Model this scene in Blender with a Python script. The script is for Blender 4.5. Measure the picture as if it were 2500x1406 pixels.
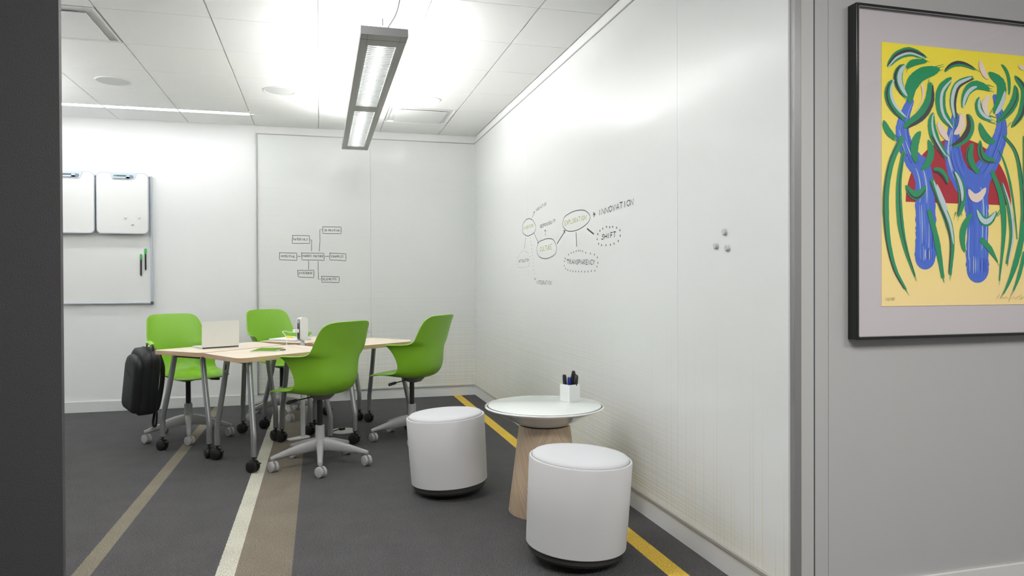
import bpy, math, random
from mathutils import Vector, Matrix
from math import sin, cos, pi, radians

random.seed(7)
for o in list(bpy.data.objects):
    bpy.data.objects.remove(o, do_unlink=True)
scene = bpy.context.scene
COL = scene.collection

# ---------------------------------------------------------------- camera
EYE = 1.1982
FPX, PCX, PCY = 1712.99, 1232.43, 703.0
CR = Vector((0.96686, -0.25528, -0.00390)); 
yaw, pit, rol = 0.2581, -0.0074, -0.0039
CF = Vector((sin(yaw)*cos(pit), cos(yaw)*cos(pit), sin(pit)))
_r = Vector((cos(yaw), -sin(yaw), 0)); _u = _r.cross(CF)
CR = cos(rol)*_r + sin(rol)*_u
CU = -sin(rol)*_r + cos(rol)*_u
cam_d = bpy.data.cameras.new('camera')
cam_d.sensor_fit = 'HORIZONTAL'; cam_d.sensor_width = 36.0
cam_d.lens = FPX/2500*36.0
cam_d.shift_x = (1250-PCX)/2500
cam_d.clip_start = 0.05; cam_d.clip_end = 60
cam = bpy.data.objects.new('camera', cam_d); COL.objects.link(cam)
cam.matrix_world = Matrix(((CR.x, CU.x, -CF.x, 0), (CR.y, CU.y, -CF.y, 0), (CR.z, CU.z, -CF.z, EYE), (0, 0, 0, 1)))
scene.camera = cam

# ---------------------------------------------------------------- world, exposure
w = bpy.data.worlds.new('world'); scene.world = w; w.use_nodes = True
w.node_tree.nodes['Background'].inputs[0].default_value = (0.9, 0.95, 1.0, 1)
w.node_tree.nodes['Background'].inputs[1].default_value = 0.6
scene.view_settings.view_transform = 'Standard'
scene.view_settings.look = 'None'
scene.view_settings.exposure = 1.25
scene.view_settings.gamma = 1.0
scene.view_settings.use_curve_mapping = False
scene.cycles.use_denoising = True
scene.cycles.max_bounces = 10
scene.cycles.diffuse_bounces = 6
scene.cycles.glossy_bounces = 4
scene.cycles.sample_clamp_indirect = 6.0
LAMP_DOWN, LAMP_UP, SLOT, SPOT, CORR_FILL, ROOM_FILL = 5.0, 16.0, 8.5, 16.0, 10.8, 9.0

# ---------------------------------------------------------------- pixel -> plane helpers (layout on the real surfaces)
CAM = Vector((0, 0, EYE))
def ray(u, v): return CF + (u-PCX)/FPX*CR + (PCY-v)/FPX*CU
def on_z(u, v, z): d = ray(u, v); return CAM + d*((z-EYE)/d.z)
def on_y(u, v, y): d = ray(u, v); return CAM + d*(y/d.y)
def on_x(u, v, x): d = ray(u, v); return CAM + d*(x/d.x)

XW, YB, YF, H = 1.608, 7.351, 2.13, 2.762     # right wall, back wall, front wall plane, ceiling height
T = 0.6096

# ---------------------------------------------------------------- materials
MATS = {}
def mat(name, col, rough=0.5, metal=0.0, coat=0.0, emit=None, spec=0.5, coat_rough=0.05, bump=None):
    if name in MATS: return MATS[name]
    m = bpy.data.materials.new(name); m.use_nodes = True
    nt = m.node_tree; b = nt.nodes['Principled BSDF']
    b.inputs['Base Color'].default_value = (*col, 1)
    b.inputs['Roughness'].default_value = rough
    b.inputs['Metallic'].default_value = metal
    b.inputs['Specular IOR Level'].default_value = spec
    b.inputs['Coat Weight'].default_value = coat
    b.inputs['Coat Roughness'].default_value = coat_rough
    if emit:
        b.inputs['Emission Color'].default_value = (*emit[0], 1)
        b.inputs['Emission Strength'].default_value = emit[1]
    if bump:                      # (scale, strength, distance)
        tc = nt.nodes.new('ShaderNodeTexCoord'); n = nt.nodes.new('ShaderNodeTexNoise')
        n.inputs['Scale'].default_value = bump[0]; n.inputs['Detail'].default_value = 4
        bp = nt.nodes.new('ShaderNodeBump'); bp.inputs['Strength'].default_value = bump[1]; bp.inputs['Distance'].default_value = bump[2]
        nt.links.new(tc.outputs['Object'], n.inputs['Vector'])
        nt.links.new(n.outputs['Fac'], bp.inputs['Height']); nt.links.new(bp.outputs['Normal'], b.inputs['Normal'])
    MATS[name] = m
    return m
def srgb(r, g, b):
    f = lambda c: (c/255/12.92) if c/255 <= 0.04045 else ((c/255+0.055)/1.055)**2.4
    return (f(r), f(g), f(b))

wall_white = mat('wall_white', (0.80, 0.81, 0.81), 0.6, bump=(350, 0.08, 0.002))
corridor_paint = mat('corridor_paint', (0.45, 0.45, 0.45), 0.6, bump=(300, 0.12, 0.002))
dark_paint = mat('charcoal_paint', (0.070, 0.068, 0.071), 0.55, bump=(420, 0.5, 0.003))
base_white = mat('baseboard_white', (0.72, 0.73, 0.73), 0.4)
steel = mat('rail_steel', (0.46, 0.46, 0.45), 0.35, 0.35)
post_grey = mat('post_grey', (0.28, 0.28, 0.28), 0.4, 0.4)
jamb_grey = mat('jamb_grey', (0.48, 0.48, 0.47), 0.5)
tile_mat = mat('ceiling_tile', (0.90, 0.90, 0.90), 0.9, bump=(500, 0.15, 0.002))
grid_mat = mat('ceiling_grid', (0.78, 0.78, 0.78), 0.5)
white_metal = mat('white_metal', (0.78, 0.78, 0.78), 0.4)
black_void = mat('duct_black', (0.01, 0.01, 0.01), 0.8)
lamp_metal = mat('lamp_metal', (0.42, 0.42, 0.42), 0.5, 0.2)
reflector = mat('reflector', (0.75, 0.77, 0.77), 0.25, 0.6)
blade_mat = mat('louver_blade', (0.40, 0.41, 0.41), 0.4, 0.2)
green_shell = mat('green_plastic', (0.19, 0.42, 0.018), 0.42, bump=(900, 0.05, 0.001))
chair_grey = mat('chair_grey', (0.36, 0.36, 0.36), 0.42)
caster_grey = mat('caster_grey', (0.38, 0.38, 0.38), 0.4)
black_plastic = mat('black_plastic', (0.012, 0.012, 0.012), 0.4)
leg_silver = mat('leg_silver', (0.33, 0.335, 0.345), 0.36, 0.7)
chrome = mat('chrome', (0.6, 0.6, 0.62), 0.12, 1.0)
stool_white = mat('stool_white', (0.60, 0.60, 0.61), 0.45, bump=(600, 0.05, 0.001))
stool_base = mat('stool_base', (0.035, 0.033, 0.031), 0.6)
gloss_white = mat('gloss_white', (0.74, 0.74, 0.74), 0.12, coat=1.0)
table_glass = mat('table_glass', (0.74, 0.80, 0.775), 0.05, coat=0.3)
bag_fabric = mat('bag_fabric', (0.008, 0.009, 0.011), 0.55, bump=(45, 0.22, 0.008))
bag_trim = mat('bag_trim', (0.005, 0.005, 0.005), 0.7)
bag_green = mat('bag_green', srgb(160, 205, 90), 0.7)
alu = mat('laptop_silver', (0.72, 0.72, 0.69), 0.38, 0.15)
alu_dark = mat('laptop_edge', (0.05, 0.05, 0.05), 0.4)
tablet_glass = mat('tablet_glass', (0.08, 0.085, 0.09), 0.03, coat=1.0, spec=1.0)
paper = mat('paper', (0.78, 0.78, 0.78), 0.7)
pen_yellow = mat('pen_yellow', srgb(238, 214, 10), 0.35)
pen_blue = mat('pen_blue', (0.01, 0.03, 0.25), 0.25)
marker_green = mat('marker_green', srgb(20, 165, 60), 0.35)
board_white = mat('board_white', (0.80, 0.81, 0.80), 0.25, coat=0.3)
board_edge = mat('board_edge', srgb(186, 194, 204), 0.35, 0.1)
board_tray = mat('board_tray', srgb(195, 207, 220), 0.4)
dark_grey = mat('dark_grey', (0.11, 0.13, 0.14), 0.5)
magnet_white = mat('magnet_white', (0.55, 0.55, 0.55), 0.35)
ink = mat('marker_ink', (0.075, 0.075, 0.078), 0.6)
ink_yellow = mat('marker_ink_yellow', (0.42, 0.40, 0.08), 0.6)
frame_black = mat('frame_black', (0.02, 0.02, 0.021), 0.22, 0.6, coat=0.4)
mat_board = mat('mat_board', srgb(200, 194, 198), 0.85, bump=(800, 0.1, 0.001))
speaker_cloth = mat('speaker_grille', (0.62, 0.64, 0.63), 0.8)
emit_down = mat('lamp_tube', (0.9, 0.9, 0.9), 0.5, emit=((1, 0.99, 0.96), LAMP_DOWN))
emit_up = mat('lamp_uplight', (0.9, 0.9, 0.9), 0.5, emit=((1, 0.99, 0.97), LAMP_UP))
emit_slot = mat('slot_lens', (0.9, 0.9, 0.9), 0.5, emit=((0.98, 1, 1), SLOT))
emit_spot = mat('downlight_lens', (0.9, 0.9, 0.9), 0.5, emit=((1, 0.99, 0.96), SPOT))
emit_corr_fill = mat('corridor_fill_lens', (0.9, 0.9, 0.9), 0.5, emit=((1, 0.98, 0.95), CORR_FILL))
emit_room_fill = mat('room_fill_lens', (0.9, 0.9, 0.9), 0.5, emit=((1, 0.99, 0.97), ROOM_FILL))

def node(nt, t, **kw):
    n = nt.nodes.new(t)
    for k, v in kw.items(): setattr(n, k, v)
    return n
def mth(nt, op, a, b=None, c=None, clamp=False):
    n = node(nt, 'ShaderNodeMath', operation=op); n.use_clamp = clamp
    for i, x in enumerate((a, b, c)):
        if x is None: continue
        if isinstance(x, (int, float)): n.inputs[i].default_value = x
        else: nt.links.new(x, n.inputs[i])
    return n.outputs[0]
def mixc(nt, fac, a, b):
    n = node(nt, 'ShaderNodeMix', data_type='RGBA')
    for i, x in ((0, fac), (6, a), (7, b)):
        if isinstance(x, (int, float)): n.inputs[i].default_value = x
        elif isinstance(x, tuple): n.inputs[i].default_value = (*x, 1)
        else: nt.links.new(x, n.inputs[i])
    return n.outputs[2]

def carpet_material():
    m = bpy.data.materials.new('carpet'); m.use_nodes = True; nt = m.node_tree; b = nt.nodes['Principled BSDF']
    tc = node(nt, 'ShaderNodeTexCoord'); sp = node(nt, 'ShaderNodeSeparateXYZ'); nt.links.new(tc.outputs['Object'], sp.inputs[0])
    fine = node(nt, 'ShaderNodeTexNoise'); fine.inputs['Scale'].default_value = 170; fine.inputs['Detail'].default_value = 3
    nt.links.new(tc.outputs['Object'], fine.inputs['Vector'])
    pile = node(nt, 'ShaderNodeTexVoronoi'); pile.inputs['Scale'].default_value = 190
    nt.links.new(tc.outputs['Object'], pile.inputs['Vector'])
    big = node(nt, 'ShaderNodeTexNoise'); big.inputs['Scale'].default_value = 5; big.inputs['Detail'].default_value = 3
    nt.links.new(tc.outputs['Object'], big.inputs['Vector'])
    wob = mth(nt, 'MULTIPLY', mth(nt, 'SUBTRACT', fine.outputs['Fac'], 0.5), 0.012)
    x = mth(nt, 'ADD', sp.outputs[0], wob); y = sp.outputs[1]
    def band(a, bb):
        return mth(nt, 'MULTIPLY', mth(nt, 'GREATER_THAN', x, a), mth(nt, 'LESS_THAN', x, bb))
    t = mth(nt, 'MULTIPLY_ADD', big.outputs['Fac'], 0.3, 0.85)
    t2 = mth(nt, 'MULTIPLY', t, mth(nt, 'MULTIPLY_ADD', fine.outputs['Fac'], 1.9, 0.05))
    c = mixc(nt, band(1.455, 9), (0.098, 0.097, 0.100), (0.104, 0.101, 0.101))
    c = mixc(nt, band(-0.995, -0.920), c, (0.245, 0.222, 0.17))
    c = mixc(nt, band(-0.345, -0.118), c, (0.225, 0.197, 0.155))
    c = mixc(nt, band(-0.422, -0.345), c, (0.60, 0.59, 0.50))
    c = mixc(nt, band(1.37, 1.455), c, (0.80, 0.55, 0.09))
    inside = mth(nt, 'GREATER_THAN', y, YF-0.02)
    c = mixc(nt, inside, (0.12, 0.12, 0.12), c)
    vm = node(nt, 'ShaderNodeVectorMath', operation='SCALE'); nt.links.new(c, vm.inputs[0]); nt.links.new(t2, vm.inputs['Scale'])
    nt.links.new(vm.outputs[0], b.inputs['Base Color'])
    b.inputs['Roughness'].default_value = 0.95; b.inputs['Specular IOR Level'].default_value = 0.15
    bp = node(nt, 'ShaderNodeBump'); bp.inputs['Strength'].default_value = 1.0; bp.inputs['Distance'].default_value = 0.006
    hh = mth(nt, 'ADD', pile.outputs['Distance'], fine.outputs['Fac'])
    nt.links.new(hh, bp.inputs['Height']); nt.links.new(bp.outputs['Normal'], b.inputs['Normal'])
    return m

def glass_wall_material(name, axis, hz_top, vt_top):
    """back-painted white glass with a printed mesh of fine ochre lines that thins out upward"""
    m = bpy.data.materials.new(name); m.use_nodes = True; nt = m.node_tree; b = nt.nodes['Principled BSDF']
    tc = node(nt, 'ShaderNodeTexCoord'); sp = node(nt, 'ShaderNodeSeparateXYZ'); nt.links.new(tc.outputs['Object'], sp.inputs[0])
    s = sp.outputs[axis]; z = sp.outputs[2]
    def lines(coord, other, pitch, width, top, seed, dotted):
        q = mth(nt, 'DIVIDE', coord, pitch); cell = mth(nt, 'FLOOR', q); fr = mth(nt, 'FRACT', q)
        wn = node(nt, 'ShaderNodeTexWhiteNoise', noise_dimensions='2D')
        cb = node(nt, 'ShaderNodeCombineXYZ'); nt.links.new(cell, cb.inputs[0]); cb.inputs[1].default_value = seed
        nt.links.new(cb.outputs[0], wn.inputs['Vector'])
        off = mth(nt, 'MULTIPLY_ADD', wn.outputs['Value'], 0.6, 0.2)
        ln = mth(nt, 'LESS_THAN', mth(nt, 'ABSOLUTE', mth(nt, 'SUBTRACT', fr, off)), width/pitch/2)
        wn2 = node(nt, 'ShaderNodeTexWhiteNoise', noise_dimensions='2D')
        cb2 = node(nt, 'ShaderNodeCombineXYZ'); nt.links.new(cell, cb2.inputs[0]); cb2.inputs[1].default_value = seed+17.3
        nt.links.new(cb2.outputs[0], wn2.inputs['Vector'])
        return ln, wn2.outputs['Value'], wn.outputs['Value']
    # level lines: each fades in below a height of its own and breaks along its run
    ln, r1, r2 = lines(z, s, 0.021, 0.0034, hz_top, 3.1, False)
    nz = node(nt, 'ShaderNodeTexNoise', noise_dimensions='2D'); nz.inputs['Scale'].default_value = 1.0; nz.inputs['Detail'].default_value = 1
    cv = node(nt, 'ShaderNodeCombineXYZ'); nt.links.new(mth(nt, 'MULTIPLY', s, 0.75), cv.inputs[0]); nt.links.new(mth(nt, 'MULTIPLY', r2, 40), cv.inputs[1])
    nt.links.new(cv.outputs[0], nz.inputs['Vector'])
    dens = mth(nt, 'SUBTRACT', 1.05, mth(nt, 'DIVIDE', z, hz_top), clamp=True)
    a1 = mth(nt, 'MULTIPLY', mth(nt, 'SUBTRACT', mth(nt, 'ADD', mth(nt, 'MULTIPLY', nz.outputs['Fac'], 0.85), mth(nt, 'MULTIPLY', dens, 0.75)), 0.50, clamp=True), 1.5, clamp=True)
    h = mth(nt, 'MULTIPLY', ln, a1)
    if axis == 1: h = mth(nt, 'MULTIPLY', h, mth(nt, 'DIVIDE', mth(nt, 'SUBTRACT', mth(nt, 'SUBTRACT', s, mth(nt, 'MULTIPLY', z, 1.7)), 1.9), 1.2, clamp=True))
    # upright dotted lines
    ln2, q1, q2 = lines(s, z, 0.026, 0.0036, vt_top, 9.7, True)
    topz = mth(nt, 'MULTIPLY_ADD', mth(nt, 'POWER', q1, 1.4), vt_top, 0.2)
    a2 = mth(nt, 'MULTIPLY', mth(nt, 'SUBTRACT', 1.0, mth(nt, 'DIVIDE', z, topz), clamp=True), 1.5, clamp=True)
    dot = mth(nt, 'LESS_THAN', mth(nt, 'FRACT', mth(nt, 'MULTIPLY', z, 110)), 0.6)
    cn = node(nt, 'ShaderNodeTexNoise', noise_dimensions='1D'); cn.inputs['Scale'].default_value = 3.2; cn.inputs['Detail'].default_value = 2
    nt.links.new(s, cn.inputs['W'])
    keep = mth(nt, 'GREATER_THAN', mth(nt, 'ADD', q2, mth(nt, 'MULTIPLY', cn.outputs['Fac'], 1.0)), 0.86)
    v = mth(nt, 'MULTIPLY', mth(nt, 'MULTIPLY', ln2, mth(nt, 'MULTIPLY', dot, keep)), a2)
    fac = mth(nt, 'MULTIPLY', mth(nt, 'MAXIMUM', h, v), 0.62, clamp=True)
    c = mixc(nt, fac, (0.76, 0.78, 0.775), (0.56, 0.47, 0.10))
    nt.links.new(c, b.inputs['Base Color'])
    b.inputs['Roughness'].default_value = 0.30; b.inputs['Specular IOR Level'].default_value = 0.3
    b.inputs['Coat Weight'].default_value = 0.25; b.inputs['Coat Roughness'].default_value = 0.12
    return m

def wood_material(name, c1, c2, scale, rough=0.45):
    m = bpy.data.materials.new(name); m.use_nodes = True; nt = m.node_tree; b = nt.nodes['Principled BSDF']
    tc = node(nt, 'ShaderNodeTexCoord'); mp = node(nt, 'ShaderNodeMapping'); mp.inputs['Scale'].default_value = scale
    nt.links.new(tc.outputs['Object'], mp.inputs['Vector'])
    n = node(nt, 'ShaderNodeTexNoise'); n.inputs['Scale'].default_value = 1; n.inputs['Detail'].default_value = 4
    nt.links.new(mp.outputs[0], n.inputs['Vector'])
    f = mth(nt, 'MULTIPLY', mth(nt, 'SUBTRACT', n.outputs['Fac'], 0.35), 3.0, clamp=True)
    nt.links.new(mixc(nt, f, c1, c2), b.inputs['Base Color'])
    b.inputs['Roughness'].default_value = rough
    MATS[name] = m
    return m
table_top_mat = wood_material('pale_maple_laminate', (0.66, 0.57, 0.46), (0.73, 0.65, 0.54), (3, 40, 3))
table_edge_mat = wood_material('maple_edge_band', (0.45, 0.31, 0.19), (0.55, 0.40, 0.26), (6, 6, 40))

def cone_wood():
    m = bpy.data.materials.new('cone_oak'); m.use_nodes = True; nt = m.node_tree; b = nt.nodes['Principled BSDF']
    tc = node(nt, 'ShaderNodeTexCoord'); sp = node(nt, 'ShaderNodeSeparateXYZ'); nt.links.new(tc.outputs['Object'], sp.inputs[0])
    ang = mth(nt, 'ARCTAN2', sp.outputs[1], sp.outputs[0])
    # veneer gores: eight, grain slanting left and right in turn
    g = mth(nt, 'MULTIPLY', ang, 4/pi); side = mth(nt, 'MULTIPLY', mth(nt, 'SUBTRACT', mth(nt, 'MODULO', mth(nt, 'ADD', mth(nt, 'FLOOR', g), 8), 2), 0.5), 2)
    u = mth(nt, 'MULTIPLY_ADD', mth(nt, 'MULTIPLY', ang, side), 0.16, mth(nt, 'MULTIPLY', sp.outputs[2], -0.55))
    cb = node(nt, 'ShaderNodeCombineXYZ'); nt.links.new(mth(nt, 'MULTIPLY', u, 170), cb.inputs[0]); nt.links.new(mth(nt, 'MULTIPLY', ang, 1.3), cb.inputs[1])
    nt.links.new(mth(nt, 'MULTIPLY', sp.outputs[2], 3), cb.inputs[2])
    n = node(nt, 'ShaderNodeTexNoise'); n.inputs['Scale'].default_value = 1; n.inputs['Detail'].default_value = 2
    nt.links.new(cb.outputs[0], n.inputs['Vector'])
    f = mth(nt, 'MULTIPLY', mth(nt, 'SUBTRACT', n.outputs['Fac'], 0.36), 3.2, clamp=True)
    nt.links.new(mixc(nt, f, (0.50, 0.37, 0.24), (0.68, 0.545, 0.40)), b.inputs['Base Color'])
    b.inputs['Roughness'].default_value = 0.5
    return m

def pane_material():
    m = bpy.data.materials.new('picture_glazing'); m.use_nodes = True; nt = m.node_tree
    out = nt.nodes['Material Output']; nt.nodes.remove(nt.nodes['Principled BSDF'])
    tr = node(nt, 'ShaderNodeBsdfTransparent'); gl = node(nt, 'ShaderNodeBsdfGlossy'); gl.inputs['Roughness'].default_value = 0.02
    fr = node(nt, 'ShaderNodeFresnel'); fr.inputs[0].default_value = 1.5
    mx = node(nt, 'ShaderNodeMixShader'); ge = node(nt, 'ShaderNodeNewGeometry'); nt.links.new(mth(nt, 'MULTIPLY', fr.outputs[0], mth(nt, 'SUBTRACT', 1.0, ge.outputs['Backfacing'])), mx.inputs[0]); nt.links.new(tr.outputs[0], mx.inputs[1]); nt.links.new(gl.outputs[0], mx.inputs[2])
    nt.links.new(mx.outputs[0], out.inputs[0])
    return m

# ---------------------------------------------------------------- mesh builder
class MB:
    def __init__(s): s.v = []; s.f = []; s.m = []; s.mi = 0
    def add(s, vs, fs):
        k = len(s.v); s.v += [tuple(p) for p in vs]
        for f in fs: s.f.append(tuple(i+k for i in f)); s.m.append(s.mi)
        return s
    def box(s, x0, x1, y0, y1, z0, z1, M=None):
        vs = [Vector((x, y, z)) for z in (z0, z1) for y in (y0, y1) for x in (x0, x1)]
        if M: vs = [M @ p for p in vs]
        return s.add(vs, [(0, 2, 3, 1), (4, 5, 7, 6), (0, 1, 5, 4), (2, 6, 7, 3), (0, 4, 6, 2), (1, 3, 7, 5)])
    def prism(s, poly, z0, z1, M=None, side_mi=None):
        n = len(poly); vs = [Vector((p[0], p[1], z0)) for p in poly]+[Vector((p[0], p[1], z1)) for p in poly]
        if M: vs = [M @ p for p in vs]
        s.add(vs, [tuple(range(n-1, -1, -1)), tuple(range(n, 2*n))])
        keep = s.mi
        if side_mi is not None: s.mi = side_mi
        s.add(vs, [(i, (i+1) % n, n+(i+1) % n, n+i) for i in range(n)])
        s.mi = keep
        return s
    def lathe(s, prof, n=48, M=None, closed=False):
        k = len(prof); vs = []
        for i in range(n):
            a = 2*pi*i/n
            vs += [Vector((r*cos(a), r*sin(a), z)) for r, z in prof]
        fs = []
        for i in range(n):
            j = (i+1) % n
            for q in range(k-1):
                fs.append((i*k+q, j*k+q, j*k+q+1, i*k+q+1))
            if closed: fs.append((i*k+k-1, j*k+k-1, j*k, i*k))
        if not closed:
            if prof[0][0] > 1e-6: fs.append(tuple(i*k for i in range(n-1, -1, -1)))
            if prof[-1][0] > 1e-6: fs.append(tuple(i*k+k-1 for i in range(n)))
        if M: vs = [M @ p for p in vs]
        return s.add(vs, fs)
    def tube(s, pts, r, n=12, caps=True, flat=1.0, up=None):
        pts = [Vector(p) for p in pts]; rr = r if isinstance(r, (list, tuple)) else [r]*len(pts)
        k = len(pts); T0 = (pts[1]-pts[0]).normalized()
        a = Vector(up) if up else (Vector((0, 0, 1)) if abs(T0.z) < 0.9 else Vector((1, 0, 0)))
        U = (a - a.dot(T0)*T0).normalized(); vs = []
        for i in range(k):
            if i == 0: t = T0
            elif i == k-1: t = (pts[i]-pts[i-1]).normalized()
            else: t = ((pts[i+1]-pts[i]).normalized()+(pts[i]-pts[i-1]).normalized()).normalized()
            U = (U - U.dot(t)*t).normalized(); W = t.cross(U)
            for j in range(n):
                q = 2*pi*j/n
                vs.append(pts[i] + rr[i]*(cos(q)*U*flat + sin(q)*W))
        fs = [(i*n+j, i*n+(j+1) % n, (i+1)*n+(j+1) % n, (i+1)*n+j) for i in range(k-1) for j in range(n)]
        if caps: fs += [tuple(range(n-1, -1, -1)), tuple((k-1)*n+j for j in range(n))]
        return s.add(vs, fs)
    def rings(s, rings, caps=True):
        n = len(rings[0]); vs = [p for r in rings for p in r]; k = len(rings)
        fs = [(i*n+j, i*n+(j+1) % n, (i+1)*n+(j+1) % n, (i+1)*n+j) for i in range(k-1) for j in range(n)]
        if caps: fs += [tuple(range(n-1, -1, -1)), tuple((k-1)*n+j for j in range(n))]
        return s.add(vs, fs)
    def build(s, name, m, parent=None, smooth=35, bevel=0, bseg=2, loc=None):
        me = bpy.data.meshes.new(name); me.from_pydata(s.v, [], s.f)
        for x in (m if isinstance(m, (list, tuple)) else [m]): me.materials.append(x)
        me.polygons.foreach_set('material_index', s.m)
        me.update(); me.validate()
        if smooth is not None:
            me.polygons.foreach_set('use_smooth', [True]*len(me.polygons))
            me.set_sharp_from_angle(angle=radians(smooth))
        o = bpy.data.objects.new(name, me); COL.objects.link(o)
        if parent: o.parent = parent
        if loc: o.location = loc
        if bevel:
            b = o.modifiers.new('bevel', 'BEVEL'); b.width = bevel; b.segments = bseg; b.limit_method = 'ANGLE'; b.angle_limit = radians(40)
            b.harden_normals = True
        return o

def tag(o, label=None, cat=None, group=None, kind=None):
    if label: o['label'] = label
    if cat: o['category'] = cat
    if group: o['group'] = group
    if kind: o['kind'] = kind
    return o
def thing(name, label, cat, loc=(0, 0, 0), rz=0, group=None):
    o = bpy.data.objects.new(name, None); COL.objects.link(o); o.empty_display_size = 0.1
    o.location = loc; o.rotation_euler = (0, 0, rz)
    return tag(o, label, cat, group)
def struct(o): o['kind'] = 'structure'; return o
def kids(o): return [c for c in bpy.data.objects if c.parent == o]
def dup(o, loc=None, rz=None, label=None, parent=None):
    c = o.copy(); COL.objects.link(c); c.parent = parent
    for ch in kids(o): dup(ch, parent=c)
    if loc is not None: c.location = loc
    if rz is not None: c.rotation_euler = (0, 0, rz)
    if label: c['label'] = label
    return c
def rrect(x0, x1, y0, y1, r, n=6):
    out = []
    for cx, cy, a0 in ((x1-r, y1-r, 0), (x0+r, y1-r, 90), (x0+r, y0+r, 180), (x1-r, y0+r, 270)):
        for i in range(n+1):
            a = radians(a0+90*i/n); out.append((cx+r*cos(a), cy+r*sin(a)))
    return out
def round_poly(P, r, n=6):
    out = []; k = len(P)
    rr = r if isinstance(r, (list, tuple)) else [r]*k
    for i in range(k):
        p = Vector(P[i]); a = (Vector(P[i-1])-p).normalized(); b = (Vector(P[(i+1) % k])-p).normalized()
        for j in range(n+1):
            t = j/n; p0 = p+a*rr[i]; p2 = p+b*rr[i]
            out.append(tuple((1-t)**2*p0+2*t*(1-t)*p+t*t*p2))
    return out
def smooth_path(P, n=8):
    P = [Vector(p) for p in P]; out = []
    Q = [2*P[0]-P[1]]+P+[2*P[-1]-P[-2]]
    for i in range(1, len(Q)-2):
        for j in range(n):
            t = j/n; a, b, c, d = Q[i-1:i+3]
            out.append(0.5*((2*b)+(c-a)*t+(2*a-5*b+4*c-d)*t*t+(3*b-a-3*c+d)*t**3))
    out.append(P[-1]); return out
RX, RY, RZ = (lambda a: Matrix.Rotation(a, 4, 'X')), (lambda a: Matrix.Rotation(a, 4, 'Y')), (lambda a: Matrix.Rotation(a, 4, 'Z'))
TR = lambda x, y, z: Matrix.Translation((x, y, z))

# ================================================================ THE ROOM
XL, XC0, XC1, YC0 = -3.9, -3.9, 4.2, -2.2
b = MB(); b.box(XL-0.1, XC1+0.1, YC0-0.1, YB+0.1, -0.12, 0); struct(b.build('floor', carpet_material(), smooth=None))
b = MB(); b.box(XL-0.1, XW+0.15, YB+0.012, YB+0.15, 0, H+0.12); struct(b.build('wall_back', wall_white))
b = MB(); b.box(XW+0.012, XW+0.15, YF+0.02, YB+0.012, 0, H+0.12); struct(b.build('wall_right', wall_white))
b = MB(); b.box(XL-0.1, XL, YC0, YB+0.012, 0, H+0.12); struct(b.build('wall_left', wall_white))
b = MB(); b.box(XW+0.15, XC1+0.1, YF, YF+0.14, 0, H+0.12); b.box(1.70, XW+0.151, YF, YF+0.02, 0, H+0.12); struct(b.build('wall_front_right', corridor_paint))
b = MB(); b.box(XL, -0.673, YF, YF+0.02, 0, H+0.12); b.box(XL, -0.72, YF+0.02, YF+0.14, 0, H+0.12); struct(b.build('wall_front_left', dark_paint))
b = MB(); b.box(XL, XC1, YC0-0.1, YC0, 0, H+0.12); struct(b.build('wall_corridor', corridor_paint))
b = MB(); b.box(XC1, XC1+0.1, YC0, YF+0.14, 0, H+0.12); struct(b.build('wall_corridor_end', corridor_paint))

# ceiling: lay-in tiles with reveals between them
def in_vent(k, j, y0):
    return (k == 1 and abs(y0-6.2619) < 0.01) or (k == -3 and abs(y0-4.4331) < 0.01)
b = MB()
b.mi = 1; b.box(XL, XW+0.012, YC0, YB+0.012, H+0.012, H+0.12); b.box(XW+0.012, XC1, YC0, YF, H+0.012, H+0.12); b.mi = 0
Y0 = 6.8715
for k in range(-7, 7):
    xa, xb = k*T, (k+1)*T
    if xa < XL or xa >= XC1: continue
    j = -1
    while True:
        ya, yb = (Y0, YB) if j < 0 else (Y0-(j+1)*T, Y0-j*T)
        if yb < YC0: break
        x1 = min(xb, (XW if yb > YF+0.2 else XC1)-0.001)
        a, c, d, e = max(xa, XL)+0.0045, x1-(0.0045 if x1 == xb else 0.0), max(ya, YC0)+0.0025, yb-0.0025
        if j < 0 and k < -1: d = Y0+0.045
        if j == 0 and k < -1: e = Y0-0.045
        if c > a+0.02 and not in_vent(k, j, ya): b.box(a, c, d, e, H, H+0.0115)
        j += 1
struct(b.build('ceiling', [tile_mat, grid_mat], smooth=None))

# baseboards, rails
b = MB(); b.box(XL, XW+0.002, YB-0.002, YB+0.013, 0, 0.098); struct(b.build('baseboard_back', base_white))
b = MB(); b.box(XW-0.002, XW+0.013, YF+0.02, YB-0.002, 0, 0.098); struct(b.build('baseboard_right', base_white))
b = MB(); b.box(1.72, XC1, YF-0.012, YF, 0, 0.098); struct(b.build('baseboard_front', mat('corridor_base', (0.7, 0.7, 0.69), 0.4)))
b = MB(); b.box(-0.60, XW, YB-0.010, YB+0.013, 0.098, 0.110); b.box(-0.602, -0.590, YB-0.010, YB+0.013, 0.098, 2.686); b.box(-0.60, XW, YB-0.004, YB+0.013, 2.682, 2.690)
struct(b.build('trim_1', steel))
b = MB(); b.box(XW-0.010, XW+0.013, YF+0.02, YB-0.010, 0.098, 0.110); b.box(XW-0.004, XW+0.013, YF+0.02, YB-0.004, 2.682, 2.690)
struct(b.build('trim_2', steel))
b = MB(); b.box(XW+0.007, XW+0.034, YF-0.006, YF+0.02, 0, H); struct(b.build('trim_3', post_grey, bevel=0.002))
b = MB(); b.box(XW+0.036, 1.698, YF-0.002, YF+0.02, 0, H); struct(b.build('trim_4', jamb_grey, bevel=0.004))
b = MB(); b.box(1.6995, 1.702, YF-0.001, YF+0.01, 0, H); struct(b.build('trim_5', dark_grey))

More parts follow.
